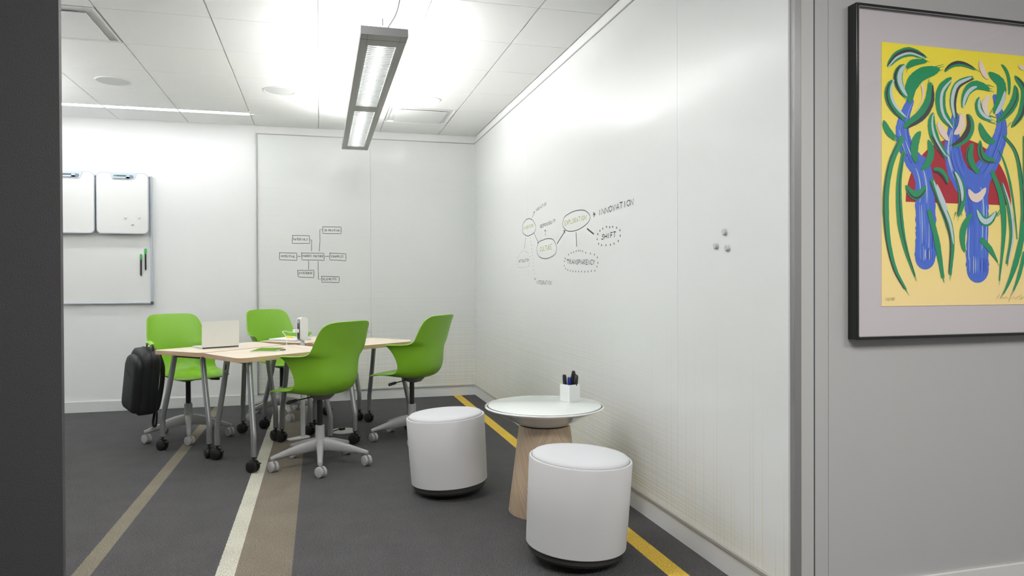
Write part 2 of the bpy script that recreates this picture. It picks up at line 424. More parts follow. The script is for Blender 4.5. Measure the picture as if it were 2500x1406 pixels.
gw_back = glass_wall_material('printed_glass_back', 0, 1.25, 0.95)
gw_side = glass_wall_material('printed_glass_side', 1, 1.05, 0.95)
def glass_panel(name, box_, m, label):
    b = MB(); b.box(*box_); o = b.build('glass_wall_panel', m, smooth=None)
    tag(o, label, 'glass writing board', 'white glass writing panels lining the walls')
glass_panel('p', (-0.589, 0.511, YB, YB+0.012, 0.111, 2.681), gw_back, 'white glass writing panel on the back wall with the boxed word diagram')
glass_panel('p', (0.5125, XW, YB, YB+0.012, 0.111, 2.681), gw_back, 'plain white glass panel on the back wall, in the far corner behind the chairs')
glass_panel('p', (XW, XW+0.012, 2.946, 5.37, 0.111, 2.681), gw_side, 'white glass writing panel on the right wall with the bubble word diagram')
glass_panel('p', (XW, XW+0.012, 5.3715, YB, 0.111, 2.681), gw_side, 'white glass panel of the right wall that meets the far corner')
glass_panel('p', (XW, XW+0.012, YF+0.021, 2.9445, 0.111, 2.681), gw_side, 'nearest white glass panel of the right wall, holding three round magnets')

# ================================================================ CEILING FIXTURES
def make_pendant(loc, label, group):
    t = thing('pendant_lamp', label, 'ceiling light', loc, 0, group)
    W, hh, L = 0.238, 0.042, 3.13
    wall_t = 0.034
    b = MB()
    b.box(0, wall_t, 0, L, 0, hh); b.box(W-wall_t, W, 0, L, 0, hh)
    spans = [(0.165, 1.475), (1.625, 2.98)]
    b.box(wall_t, W-wall_t, 0, 0.165, 0, hh); b.box(wall_t, W-wall_t, 1.475, 1.625, 0, hh); b.box(wall_t, W-wall_t, 2.98, L, 0, hh)
    b.build('housing', lamp_metal, t, bevel=0.0015)
    b = MB(); b.box(0, W, -0.002, 0.0, 0, hh); b.box(0, W, 0.075, 0.078, -0.0008, 0.001)
    for x in (0.036, W-0.038): b.box(x, x+0.0015, 0.0, 0.165, -0.0006, 0.001)
    b.build('end_cap', mat('lamp_seam', (0.16, 0.16, 0.16), 0.5), t)
    for y0, y1 in spans:
        b = MB(); b.box(wall_t, wall_t+0.012, y0, y1, 0.001, 0.003); b.box(W-wall_t-0.012, W-wall_t, y0, y1, 0.001, 0.003)
        n = 43
        for i in range(n):
            y = y0+0.012+(y1-y0-0.024)*i/(n-1)
            b.box(wall_t+0.012, W-wall_t-0.012, y-0.0012, y+0.0012, 0.003, 0.0075)
        b.build('louver', blade_mat, t, smooth=None)
        b = MB()
        for i in range(8):   # curved reflector above the blades
            a0, a1 = pi*i/8, pi*(i+1)/8; R = (W-2*wall_t)/2-0.004; cx = W/2
            p = [(cx-R*cos(a0), 0.006+0.030*sin(a0)), (cx-R*cos(a1), 0.006+0.030*sin(a1))]
            b.add([(p[0][0], y0, p[0][1]), (p[1][0], y0, p[1][1]), (p[1][0], y1, p[1][1]), (p[0][0], y1, p[0][1])], [(0, 1, 2, 3)])
        b.build('reflector', reflector, t, smooth=60)
        b = MB(); b.tube([(W/2, y0, 0.024), (W/2, y1, 0.024)], 0.010, 10); b.build('tube_light', emit_down, t)
    b = MB(); b.add([(x, y, z) for y in (0.32, L-0.32) for x, z in ((W/2-.075, hh+.002), (W/2, hh+.052), (W/2+.075, hh+.002))], [(0, 1, 4, 3), (1, 2, 5, 4), (0, 3, 5, 2), (0, 2, 1), (3, 4, 5)]); b.build('uplight', emit_up, t, smooth=None)
    for yy, cord in ((0.12, True), (L-0.2, False)):
        b = MB(); zt = H-loc[2]
        b.tube([(W/2-0.055, yy, hh), (W/2, yy, hh+0.055)], 0.0009, 6); b.tube([(W/2+0.055, yy, hh), (W/2, yy, hh+0.055)], 0.0009, 6)
        b.tube([(W/2, yy, hh+0.055), (W/2, yy, zt)], 0.0009, 6)
        b.build('hanging_wire', leg_silver, t)
        b = MB(); b.tube([(W/2, yy, hh+0.050), (W/2, yy, hh+0.088)], 0.0028, 8); b.build('wire_gripper', dark_grey, t)
    b = MB(); b.tube(smooth_path([(W/2+0.01, 0.14, hh), (W/2+0.03, 0.14, hh+0.05), (W/2+0.07, 0.13, hh+0.12), (W/2+0.09, 0.12, hh+0.2), (W/2+0.09, 0.12, H-loc[2])]), 0.0042, 8)
    b.build('power_cord', mat('lamp_cord', (0.4, 0.4, 0.4), 0.5), t)
    return t
lamp0 = make_pendant((0.207, 3.593, 2.45), 'long grey metal pendant lamp with slatted louvers hanging from the ceiling on wires', None)

dup(lamp0, (-2.75, 3.593, 2.45), label='added unseen pendant lamp copy brightening the hidden left part of the room')  # out-of-view copy added to lift the left side of the ceiling

def slot_light():
    t = thing('linear_slot_light', 'bright white linear slot light in the ceiling along the whiteboard wall', 'ceiling light', (-0.61, Y0, H))
    b = MB(); b.box(XL+0.612, 0.03, -0.043, 0.043, 0.004, 0.008); b.build('lens', emit_slot, t)
    b = MB(); b.box(XL+0.612, 0.03, -0.0449, -0.043, 0.0, 0.011); b.box(XL+0.612, 0.03, 0.043, 0.0449, 0.0, 0.011)
    for k in range(0, 5): b.box(-k*T-0.006, -k*T+0.006, -0.044, 0.044, -0.001, 0.003)
    b.build('trim_edge', white_metal, t)
slot_light()

def ceiling_disc(name, x, y, r, label, cat, face, lit, group=None):
    t = thing(name, label, cat, (x, y, H), 0, group)
    b = MB(); b.lathe([(r-0.012, -0.0015), (r-0.010, -0.005), (r, -0.004), (r+0.002, 0.0)], 48, closed=True); b.build('trim_ring', white_metal, t)
    b = MB(); b.lathe([(0.0001, -0.002), (r-0.0125, -0.002), (r-0.0125, -0.0005), (0.0001, -0.0005)], 48); b.build('lens' if lit else 'grille', face, t)
ceiling_disc('ceiling_speaker', -1.524, 6.0, 0.128, 'round flush ceiling speaker nearest the dark wall edge', 'speaker', speaker_cloth, False, 'round flush ceiling speakers')
ceiling_disc('ceiling_speaker', -0.305, 5.98, 0.128, 'round flush ceiling speaker just left of the pendant lamp', 'speaker', speaker_cloth, False, 'round flush ceiling speakers')
ceiling_disc('downlight', 0.914, 5.965, 0.098, 'round lit recessed downlight beside the square air vent', 'ceiling light', emit_spot, True)

def vent(x0, y0, label):
    t = thing('air_vent', label, 'air vent', (x0, y0, H), 0, 'square plaque ceiling diffusers')
    a, e = 0.007, T-0.007
    i0, i1 = 0.055, T-0.055
    b = MB()                           # sloping white frame up into the duct
    def ring(p, zp, q, zq):
        P = [(p, p, zp), (T-p, p, zp), (T-p, T-p, zp), (p, T-p, zp)]; Q = [(q, q, zq), (T-q, q, zq), (T-q, T-q, zq), (q, T-q, zq)]
        b.add(P+Q, [(i, (i+1) % 4, 4+(i+1) % 4, 4+i) for i in range(4)])
    ring(a, 0.0, 0.022, 0.0); ring(0.022, 0.0, 0.028, 0.075)
    b.build('vent_frame', white_metal, t, smooth=None)
    b = MB(); b.box(0.026, T-0.026, 0.026, T-0.026, 0.030, 0.08); b.build('duct', black_void, t)
    b = MB(); b.box(0.088, T-0.075, 0.105, T-0.03, 0.0, 0.004); b.build('plaque', white_metal, t, bevel=0.002)
    for x in (0.13, T-0.13):
        for y in (0.13, T-0.13):
            b = MB(); b.box(x-0.01, x+0.01, y-0.01, y+0.01, 0.004, 0.075); b.build('bracket', chrome, t)
vent(T, Y0-T, 'square white air vent with dark slot, between the pendant lamp and right wall')
vent(-3*T, Y0-4*T, 'square white air vent at the top left, cut off by the dark wall')

# unseen ceiling panels added as fill light for the room and corridor
def fill_light(x, y, w_, l_, m, label):
    t = thing('added_fill_light', label, 'ceiling light', (x, y, H-0.004), 0)
    b = MB(); b.box(-w_/2, w_/2, -l_/2, l_/2, 0.0, 0.003); b.build('lens', m, t)
    b = MB(); b.prism(rrect(-w_/2-0.02, w_/2+0.02, -l_/2-0.02, l_/2+0.02, 0.002, 1), 0.0032, 0.0038); b.build('trim_edge', white_metal, t)
fill_light(-0.45, 2.85, 1.5, 0.40, emit_room_fill, 'added unseen ceiling fill light just inside the opening')
fill_light(0.6, 0.2, 1.6, 0.6, emit_corr_fill, 'added unseen corridor fill light facing the opening')
fill_light(2.9, -0.4, 1.2, 0.6, emit_corr_fill, 'added unseen corridor fill light facing the framed print')

# ================================================================ WHITEBOARD
t = thing('whiteboard', 'large white wall board with thin grey aluminium frame behind the green chairs', 'whiteboard', (-1.541, YB+0.012, 1.013))
b = MB(); b.box(-1.75, -0.016, -0.022, -0.004, 0.012, 1.20); b.build('writing_surface', board_white, t)
b = MB(); b.box(-0.017, 0.0, -0.036, -0.002, 0.0, 1.213); b.box(-1.766, -1.75, -0.036, -0.002, 0.0, 1.213)
b.box(-1.75, -0.017, -0.03, -0.002, 0.0, 0.012); b.box(-1.75, -0.017, -0.036, -0.002, 1.200, 1.213); b.build('frame', board_edge, t, bevel=0.002)
b = MB(); b.box(-0.017, 0.003, -0.038, -0.001, -0.006, 0.02); b.build('corner_cap', dark_grey, t)

def hand_board(x0, x1, label):
    wd = x1-x0
    t = thing('hanging_board', label, 'whiteboard', (x0, YB-0.062, 1.672), 0, 'small rounded boards hung over the large whiteboard')
    P = rrect(0, wd, 0, 0.575, 0.045, 8)
    M = RX(pi/2)                # poly (x,z) -> depth along -y
    b = MB(); b.prism(P, 0.0, 0.016, M @ TR(0, 0, -0.016)); b.build('rim', board_edge, t, bevel=0.003)
    P2 = rrect(0.007, wd-0.007, 0.007, 0.568, 0.040, 8)
    b = MB(); b.prism(P2, 0.0, 0.002, M @ TR(0, 0, 0.0)); b.build('writing_surface', board_white, t)
    c = wd*0.52
    Q = round_poly([(c-0.118, 0.5745), (c-0.095, 0.510), (c+0.095, 0.510), (c+0.118, 0.5745)], [0.004, 0.02, 0.02, 0.004])
    b = MB(); b.prism(Q, 0.002, 0.006, M); b.build('marker_holder', board_tray, t, bevel=0.001)
    b = MB(); b.prism(rrect(c-0.085, c+0.088, 0.520, 0.552, 0.014), 0.006, 0.0075, M)
    b.build('holder_slot', mat('slot_grey', srgb(120, 135, 145), 0.5), t)
    b = MB(); b.prism(rrect(c-0.056, c+0.026, 0.534, 0.549, 0.003), 0.0075, 0.010, M); b.build('clip_window', dark_grey, t)
    b = MB(); b.prism(rrect(c-0.085, c+0.056, 0.521, 0.534, 0.006), 0.0075, 0.014, M); b.prism(rrect(c+0.026, c+0.056, 0.521, 0.549, 0.006), 0.0075, 0.014, M)
    b.build('clip', board_tray, t, bevel=0.002)
    b = MB(); b.box(0.08, wd-0.08, 0.016, 0.03, 0.52, 0.56); b.build('hook', board_edge, t)
    return t
hand_board(-2.462, -2.020, 'small rounded white board at left, half hidden by the dark wall')
hand_board(-2.006, -1.562, 'small rounded white board carrying three tiny white magnets')

def magnet(p, nrm, r, label, group, m):
    b = MB(); M = TR(*p) @ Vector(nrm).to_track_quat('Z', 'Y').to_matrix().to_4x4()
    b.lathe([(0.0001, 0.0), (r, 0.0), (r*0.92, 0.010), (r*0.75, 0.0125), (0.0001, 0.0125)], 20, M)
    tag(b.build('magnet', m), label, 'magnet', group)
g = 'tiny white magnets on the small board'
for px, py, l in ((306.5, 530, 'tiny white magnet upper left of the three on the small rounded board'), (339.5, 531, 'tiny white magnet upper right of the three on the small rounded board'), (323.5, 547, 'tiny white magnet lowest of the three on the small rounded board')):
    p = on_y(px, py, YB-0.064); magnet(p, (0, -1, 0), 0.011, l, g, board_white)
g = 'grey round magnets on the right glass wall'
for px, py, l in ((1771, 566, 'highest of the three grey magnets on the right glass wall'), (1750, 600, 'left lower grey magnet on the right glass wall'), (1778, 605, 'right lower grey magnet on the right glass wall')):
    p = on_x(px, py, XW); magnet(p, (-1, 0, 0), 0.0145, l, g, magnet_white)

def board_marker(px, py, label):
    p = on_y(px, py, YB-0.014); t = thing('whiteboard_marker', label, 'marker', (p.x, YB-0.0175, p.z), 0, 'green capped markers on the large whiteboard')
    b = MB(); b.lathe([(0.0001, -0.155), (0.004, -0.155), (0.0075, -0.140), (0.0075, -0.0), (0.0001, 0.0)], 16); b.build('barrel', mat('marker_black', (0.02, 0.02, 0.02), 0.4), t)
    b = MB(); b.lathe([(0.0001, -0.002), (0.0088, -0.002), (0.0088, 0.046), (0.006, 0.052), (0.0001, 0.052)], 16); b.build('cap', marker_green, t)
    for o in kids(t): o.location.y = 0
board_marker(355.5, 620, 'green capped black marker, higher of the two on the large whiteboard')
board_marker(344.3, 633.5, 'green capped black marker, lower of the two on the large whiteboard')

# ================================================================ HAND-DRAWN DIAGRAMS
GL = {'A': [[(0, 0), (2, 6), (4, 0)], [(.8, 2), (3.2, 2)]], 'B': [[(0, 0), (0, 6), (3, 5.4), (3, 3.6), (0, 3.1), (3.6, 2.4), (3.4, .5), (0, 0)]], 'C': [[(4, 5), (2, 6), (0, 4), (0, 2), (2, 0), (4, 1)]],
 'D': [[(0, 0), (0, 6), (2.5, 5.4), (4, 3), (2.6, .6), (0, 0)]], 'E': [[(4, 6), (0, 6), (0, 0), (4, 0)], [(0, 3), (3, 3)]], 'F': [[(4, 6), (0, 6), (0, 0)], [(0, 3.2), (3, 3.2)]],
 'G': [[(4, 5), (2, 6), (0, 4), (0, 2), (2, 0), (4, 1), (4, 3), (2.5, 3)]], 'H': [[(0, 0), (0, 6)], [(4, 0), (4, 6)], [(0, 3), (4, 3)]], 'I': [[(2, 0), (2, 6)]], 'K': [[(0, 0), (0, 6)], [(4, 6), (0, 3), (4, 0)]],
 'L': [[(0, 6), (0, 0), (4, 0)]], 'M': [[(0, 0), (.3, 6), (2, 2.5), (3.8, 6), (4.2, 0)]], 'N': [[(0, 0), (0, 6), (4, 0), (4, 6)]], 'O': [[(2, 6), (0, 4.4), (0, 1.8), (2, 0), (4, 1.8), (4, 4.4), (2, 6)]],
 'P': [[(0, 0), (0, 6), (3.4, 5.4), (3.4, 3.6), (0, 3)]], 'R': [[(0, 0), (0, 6), (3.2, 5.4), (3.2, 3.7), (0, 3), (4, 0)]], 'S': [[(4, 5.2), (2, 6), (.2, 4.8), (3.8, 1.8), (2.4, 0), (0, .6)]],
 'T': [[(0, 6), (4, 6)], [(2, 6), (2, 0)]], 'U': [[(0, 6), (0, 1.6), (1.6, 0), (3, .3), (4, 2), (4, 6)]], 'V': [[(0, 6), (2, 0), (4, 6)]], 'X': [[(0, 0), (4, 6)], [(0, 6), (4, 0)]],
 'Y': [[(0, 6), (2, 3), (4, 6)], [(2, 3), (2, 0)]], '3': [[(0, 6), (3.4, 5.6), (1.4, 3.4), (3.8, 2), (2, 0), (0, .6)]], '7': [[(0, 6), (4, 6), (1, 0)]], '4': [[(3, 0), (3, 6), (0, 2), (4, 2)]], '/': [[(0, -1), (4, 7)]], '1': [[(2, 0), (2, 6)]], '0': [[(2, 6), (0, 4.4), (0, 1.8), (2, 0), (4, 1.8), (4, 4.4), (2, 6)]]}
def word_strokes(s, x0, y0, x1, y1, h0, h1=None):
    """polylines in photo pixels for a word from baseline (x0,y0) to (x1,y1) with letter height h0..h1"""
    h1 = h1 or h0; n = len(s); out = []; dx, dy = x1-x0, y1-y0
    for i, ch in enumerate(s):
        if ch == ' ': continue
        for st in GL[ch]:
            pl = []
            for gx, gy in st:
                t = (i+0.08+0.84*gx/4.2)/n + random.uniform(-.012, .012)*6/n; h = h0+(h1-h0)*t
                pl.append((x0+dx*t, y0+dy*t-h*gy/6+random.uniform(-.02, .02)*h))
            out.append(pl)
    return out
def ribbon(b, pts, nrm, wd, lift=0.0006, taper=None):
    pts = [Vector(p) for p in pts]; nrm = Vector(nrm); n = len(pts)
    if n < 2: return
    L = []; R = []
    for i in range(n):
        t = (pts[min(i+1, n-1)]-pts[max(i-1, 0)])
        if t.length < 1e-7: t = Vector((0, 0, 1))
        s = nrm.cross(t.normalized()).normalized(); ww = (wd[i] if isinstance(wd, list) else wd)/2
        L.append(pts[i]+s*ww+nrm*lift); R.append(pts[i]-s*ww+nrm*lift)
    b.add(L+R, [(i, n+i, n+i+1, i+1) for i in range(n-1)])
def stroke_part(name, polys, proj, nrm, wd, m, parent):
    b = MB()
    for pl in polys: ribbon(b, [proj(*p) for p in pl], nrm, wd)
    return b.build(name, m, parent, smooth=None)
def rectpoly(x0, y0, x1, y1, j=0.8):
    r = lambda: random.uniform(-j, j)
    c = [(x0+r(), y0+r()), (x1+r(), y0+r()+1), (x1+r(), y1+r()+1), (x0+r(), y1+r()), (x0+r(), y0-.8)]
    out = []
    for i in range(4):
        a, d = c[i], c[i+1]; out += [(a[0]+(d[0]-a[0])*t/4+random.uniform(-.25, .25), a[1]+(d[1]-a[1])*t/4+random.uniform(-.25, .25)) for t in range(4)]
    return out+[c[4]]
LQ = lambda x, y: (640+x*.14223, 520+y*.14223)
Lw = lambda u, v: on_y(u, v, YB)
t = thing('boxed_word_diagram', 'grey marker diagram of seven boxed words on the back glass wall', 'marker drawing', (0, 0, 0))
for s, (x0, y0, x1, y1), (bx0, by0, bx1, by1), hh in (
    ('3D PRINTING', (1045, 240, 1355, 350), (1065, 312, 1330, 318), 34), ('MATERIALS', (517, 385, 818, 515), (535, 468, 785, 470), 38),
    ('POTENTIAL', (302, 680, 595, 802), (330, 760, 570, 762), 36), ('MAKERS CULTURE', (678, 680, 1066, 805), (697, 752, 1052, 758), 34),
    ('EXAMPLES', (1163, 690, 1443, 806), (1188, 762, 1400, 764), 36), ('DISCOURSE', (615, 980, 890, 1098), (635, 1046, 868, 1048), 34), ('ELEMENTS', (1022, 1085, 1320, 1190), (1043, 1154, 1278, 1152), 36)):
    a, c = LQ(x0, y0), LQ(x1, y1); stroke_part('word_box', [rectpoly(*a, *c)], Lw, (0, -1, 0), 0.0055, ink, t)
    a, c = LQ(bx0, by0), LQ(bx1, by1); stroke_part('word', word_strokes(s, *a, *c, hh*.14223), Lw, (0, -1, 0), 0.0042, ink, t)
for pl in ([(1030, 285), (990, 285), (992, 480), (980, 658)], [(818, 458), (852, 460), (846, 655)], [(608, 742), (660, 743)], [(1080, 742), (1150, 743)], [(795, 818), (800, 890), (795, 968)], [(962, 825), (962, 950), (968, 1140), (1004, 1135)]):
    stroke_part('connector', [[LQ(*p) for p in pl]], Lw, (0, -1, 0), 0.005, ink, t)

RQ = lambda x, y: (1240+x*.17782, 460+y*.17782)
Rw = lambda u, v: on_x(u, v, XW)
NR = (-1, 0, 0)
t = thing('bubble_word_diagram', 'marker diagram of bubbles and words joined by arrows on the right glass wall', 'marker drawing', (0, 0, 0))
for s, a, c, h0, h1, wd, m in (('VARIATION', (385, 318), (530, 225), 36, 42, .006, ink), ('DIMENSION', (215, 568), (352, 525), 40, 42, .006, ink_yellow), ('RESPONSIBILITY', (445, 545), (655, 462), 40, 44, .006, ink),
    ('EXPLORATION', (778, 508), (1078, 425), 58, 62, .006, ink_yellow), ('INNOVATION', (1235, 375), (1730, 220), 76, 86, .0075, ink), ('CULTURE', (440, 865), (605, 832), 56, 66, .006, ink_yellow),
    ('SHIFT', (1285, 700), (1485, 668), 62, 76, .0085, ink), ('TRANSPARENCY', (810, 1035), (1198, 1045), 56, 64, .0065, ink), ('ARTICULATION', (148, 1018), (288, 1000), 38, 40, .0055, ink), ('INTEGRATION', (385, 1312), (605, 1322), 46, 50, .0055, ink)):
    stroke_part('word', word_strokes(s, *RQ(*a), *RQ(*c), h0*.17782, h1*.17782), Rw, NR, wd*.8, m, t)
def closed(P, n=6):
    P = [Vector(p) for p in P]; out = []; k = len(P)
    for i in range(k):
        a, b_, c, d = P[i-1], P[i], P[(i+1) % k], P[(i+2) % k]
        for j in range(n):
            q = j/n; out.append(0.5*((2*b_)+(c-a)*q+(2*a-5*b_+4*c-d)*q*q+(3*b_-a-3*c+d)*q**3))
    out.append(out[0].copy()); return [tuple(p) for p in out]
for P in ([(285, 415), (340, 435), (382, 520), (365, 600), (310, 640), (262, 650), (205, 605), (203, 510), (240, 440)],
          [(540, 690), (620, 702), (668, 800), (645, 905), (530, 963), (430, 935), (398, 840), (425, 740), (490, 705)],
          [(950, 303), (1060, 305), (1128, 380), (1095, 475), (960, 568), (825, 585), (755, 510), (775, 400), (860, 335)]):
    stroke_part('bubble', [[RQ(*p) for p in closed(P)]], Rw, NR, .0055, ink, t)
for pls, wd in (([[(335, 398), (368, 318)], [(352, 330), (370, 316), (366, 345)]], .006), ([[(515, 652), (512, 568)], [(500, 592), (512, 568), (528, 590)]], .006), ([[(358, 610), (418, 748)], [(405, 748), (420, 748), (424, 712)]], .006),
    ([[(675, 760), (785, 585)], [(764, 582), (788, 580), (780, 618)]], .010), ([[(936, 602), (944, 800)]], .012), ([[(1088, 552), (1180, 626)]], .013), ([[(245, 668), (226, 830)]], .0055),
    ([[(1170, 362), (1200, 352)], [(1172, 330), (1200, 352), (1178, 392)]], .009), ([[(360, 1232), (374, 1254), (388, 1222)]], .006)):
    stroke_part('arrow', [[RQ(*p) for p in pl] for pl in pls], Rw, NR, wd*.85, ink, t)
def dots(pts, r):
    for p in pts:
        b = MB(); c = Rw(*RQ(*p)); b.add([c+Vector((-.0006, r*cos(a*pi/4), r*sin(a*pi/4))) for a in range(8)], [tuple(range(8))])
        b.build('dot', ink, t, smooth=None)
D1 = [(1355, 527), (1398, 532), (1440, 527), (1492, 540), (1538, 574), (1542, 650), (1516, 722), (1458, 758), (1408, 773), (1348, 779), (1288, 779), (1246, 760), (1226, 698), (1236, 628), (1265, 581), (1302, 552)]
D2 = [(938, 860), (968, 855), (992, 856), (1025, 862), (1070, 882), (1133, 893), (1188, 908), (1230, 948), (1236, 1022), (1222, 1073), (1196, 1129), (1146, 1134), (1100, 1141), (1057, 1143), (1013, 1140), (972, 1140), (932, 1141), (893, 1135), (857, 1129), (823, 1118), (793, 1098), (776, 1060), (778, 1000), (787, 962), (833, 909), (870, 886), (904, 875)]
D3 = [(208, 855), (240, 862), (258, 878), (278, 890), (300, 935), (300, 980), (297, 1030), (287, 1062), (255, 1075), (230, 1080), (210, 1083), (190, 1085), (172, 1086), (153, 1083), (138, 1076), (130, 1040), (128, 995), (133, 962), (145, 935), (155, 912), (172, 888), (187, 870)]
D4 = [(308, 680), (313, 730), (320, 776), (327, 828), (334, 878), (338, 922), (343, 964), (349, 1020), (354, 1068), (358, 1120), (367, 1164)]
for P, r in ((D1, .0065), (D2, .006), (D3, .0042), (D4, .0045)):
    dots(P, r)

# ================================================================ CHAIRS
def make_chair(label):
    t = thing('swivel_chair', label, 'chair', (0, 0, 0), 0, 'lime green swivel chairs around the tables')
    R = [
     [(0, .296, .482), (.08, .296, .482), (.152, .284, .483), (.194, .258, .485), (.216, .222, .488)],
     [(0, .278, .497), (.08, .278, .497), (.157, .264, .497), (.206, .232, .499), (.230, .185, .503)],
     [(0, .13, .494), (.09, .13, .495), (.17, .12, .500), (.216, .11, .507), (.236, .08, .513)],
     [(0, .00, .478), (.09, .00, .480), (.17, .00, .489), (.218, .00, .504), (.236, .00, .521)],
     [(0, -.12, .472), (.09, -.12, .475), (.170, -.102, .490), (.212, -.055, .532), (.230, -.025, .553)],
     [(0, -.200, .508), (.09, -.195, .510), (.178, -.162, .526), (.212, -.080, .576), (.232, -.022, .602)],
     [(0, -.226, .590), (.09, -.221, .592), (.176, -.186, .606), (.220, -.090, .638), (.242, .000, .660)],
     [(0, -.225, .665), (.09, -.219, .665), (.172, -.186, .671), (.232, -.10, .690), (.258, .025, .708)],
     [(0, -.231, .712), (.09, -.225, .712), (.178, -.191, .712), (.244, -.110, .722), (.286, .040, .736)],
     [(0, -.234, .730), (.09, -.228, .730), (.180, -.196, .728), (.250, -.118, .734), (.308, .040, .746)],
     [(0, -.237, .748), (.09, -.231, .748), (.172, -.208, .746), (.216, -.180, .742), (.242, -.150, .738)],
     [(0, -.246, .79), (.09, -.240, .79), (.165, -.221, .79), (.208, -.200, .788), (.233, -.180, .785)],
     [(0, -.264, .85), (.09, -.258, .85), (.162, -.240, .849), (.202, -.220, .847), (.224, -.202, .844)],
     [(0, -.284, .908), (.09, -.278, .908), (.158, -.261, .906), (.196, -.242, .903), (.214, -.227, .898)],
     [(0, -.298, .945), (.09, -.292, .945), (.152, -.277, .943), (.183, -.262, .938), (.202, -.248, .928)],
     [(0, -.303, .958), (.085, -.298, .958), (.140, -.286, .956), (.166, -.275, .951), (.183, -.264, .943)]]
    vs = []; n = 9
    for row in R: vs += [(-x, y, z) for x, y, z in reversed(row[1:])]+list(row)
    fs = [(i*n+j, i*n+j+1, (i+1)*n+j+1, (i+1)*n+j) for i in range(len(R)-1) for j in range(n-1)]
    b = MB(); b.add(vs, fs); o = b.build('seat_shell', green_shell, t, smooth=180)
    s = o.modifiers.new('sub', 'SUBSURF'); s.levels = 2; s.render_levels = 2
    s = o.modifiers.new('thick', 'SOLIDIFY'); s.thickness = 0.008; s.offset = 0
    s = o.modifiers.new('bev', 'BEVEL'); s.width = 0.002; s.segments = 2; s.limit_method = 'ANGLE'; s.angle_limit = radians(60)
    b = MB()
    b.rings([[Vector((x*k, y*k-0.02, z)) for x, y in rrect(-.13, .13, -.13, .13, .05)] for k, z in ((.52, .474), (.50, .466), (.46, .458), (.40, .450), (.36, .442), (.26, .436))])
    b.build('mechanism', mat('mechanism_grey', (0.16, 0.16, 0.165), 0.45), t)
    b = MB(); b.tube([(-0.03, 0.01, .457), (-0.16, 0.04, .446)], 0.004, 8); b.tube([(-0.155, 0.039, .446), (-0.165, 0.041, .445), (-0.225, 0.055, .438), (-0.230, 0.056, .438)], [.006, .011, .012, .007], 12)
    b.build('height_lever', black_plastic, t)
    b = MB(); b.tube([(0, 0, .23), (0, 0, .455)], 0.0185, 20); b.build('gas_column', black_plastic, t)
    b = MB(); b.lathe([(.0001, .098), (.030, .098), (.038, .115), (.036, .175), (.030, .19), (.0295, .262), (.026, .265), (.0001, .265)], 28)
    b.build('hub', chair_grey, t)
    for k in range(5):
        M = RZ(2*pi*k/5)
        prof = [(.020, .100, .178, .030), (.06, .100, .172, .024), (.15, .092, .150, .020), (.25, .082, .118, .017), (.305, .076, .100, .016), (.322, .074, .094, .013)]
        rings = []
        for y, z0, z1, hw in prof:
            rings.append([M @ Vector((x, y, z)) for x, z in ((-hw*.55, z0), (hw*.55, z0), (hw*.95, z0+.25*(z1-z0)), (hw, z1-.012), (hw*.6, z1), (-hw*.6, z1), (-hw, z1-.012), (-hw*.95, z0+.25*(z1-z0)))])
        b = MB(); b.rings(rings); b.tube([M @ Vector((0, .308, .092)), M @ Vector((0, .308, .062))], .009, 12)
        leg = b.build('base_leg', chair_grey, t, smooth=50)
        c = MB(); a = radians(38)+random.uniform(-.3, .3)
        N = TR(*(M @ Vector((0, .308, 0)))) @ RZ(a)
        for sx in (-1, 1):
            Q = N @ TR(sx*.0145, 0.006, .034) @ RY(pi/2)
            c.lathe([(.0001, -.010), (.026, -.010), (.033, -.0075), (.034, 0), (.033, .0075), (.026, .010), (.0001, .010)], 28, Q)
        c.build('caster', caster_grey, leg)
        c = MB(); c.box(-.005, .005, -.010, .022, .018, .058, N); c.tube([N @ Vector((0, 0, .05)), N @ Vector((0, 0, .075))], .006, 8); c.build('caster_yoke', dark_grey, leg)
    return t
chair = make_chair('x')
specs = [((-.9995, 5.943), -54, -80, 'lime green swivel chair with the black backpack hanging from its arm'),
         ((-.336, 6.666), -55, -75.6, 'lime green swivel chair against the back wall, behind the power tower'),
         ((-.003, 4.787), 133, -90, 'lime green swivel chair nearest the viewer, seen from behind'),
         ((.687, 5.432), 140, -98, 'lime green swivel chair on the right, behind the far white stool')]
for i, ((x, y), face, ph, lab) in enumerate(specs):
    c = chair if i == 0 else dup(chair)
    c.location = (x, y, 0); c.rotation_euler = (0, 0, radians(face-90)); c['label'] = lab
    # the five-star base stands at its own angle under the swivelled seat
    off = radians(ph-90)-radians(face-90)
    for k in kids(c):
        if k.name.split('.')[0] in ('base_leg', 'hub'): k.rotation_euler = (0, 0, off)

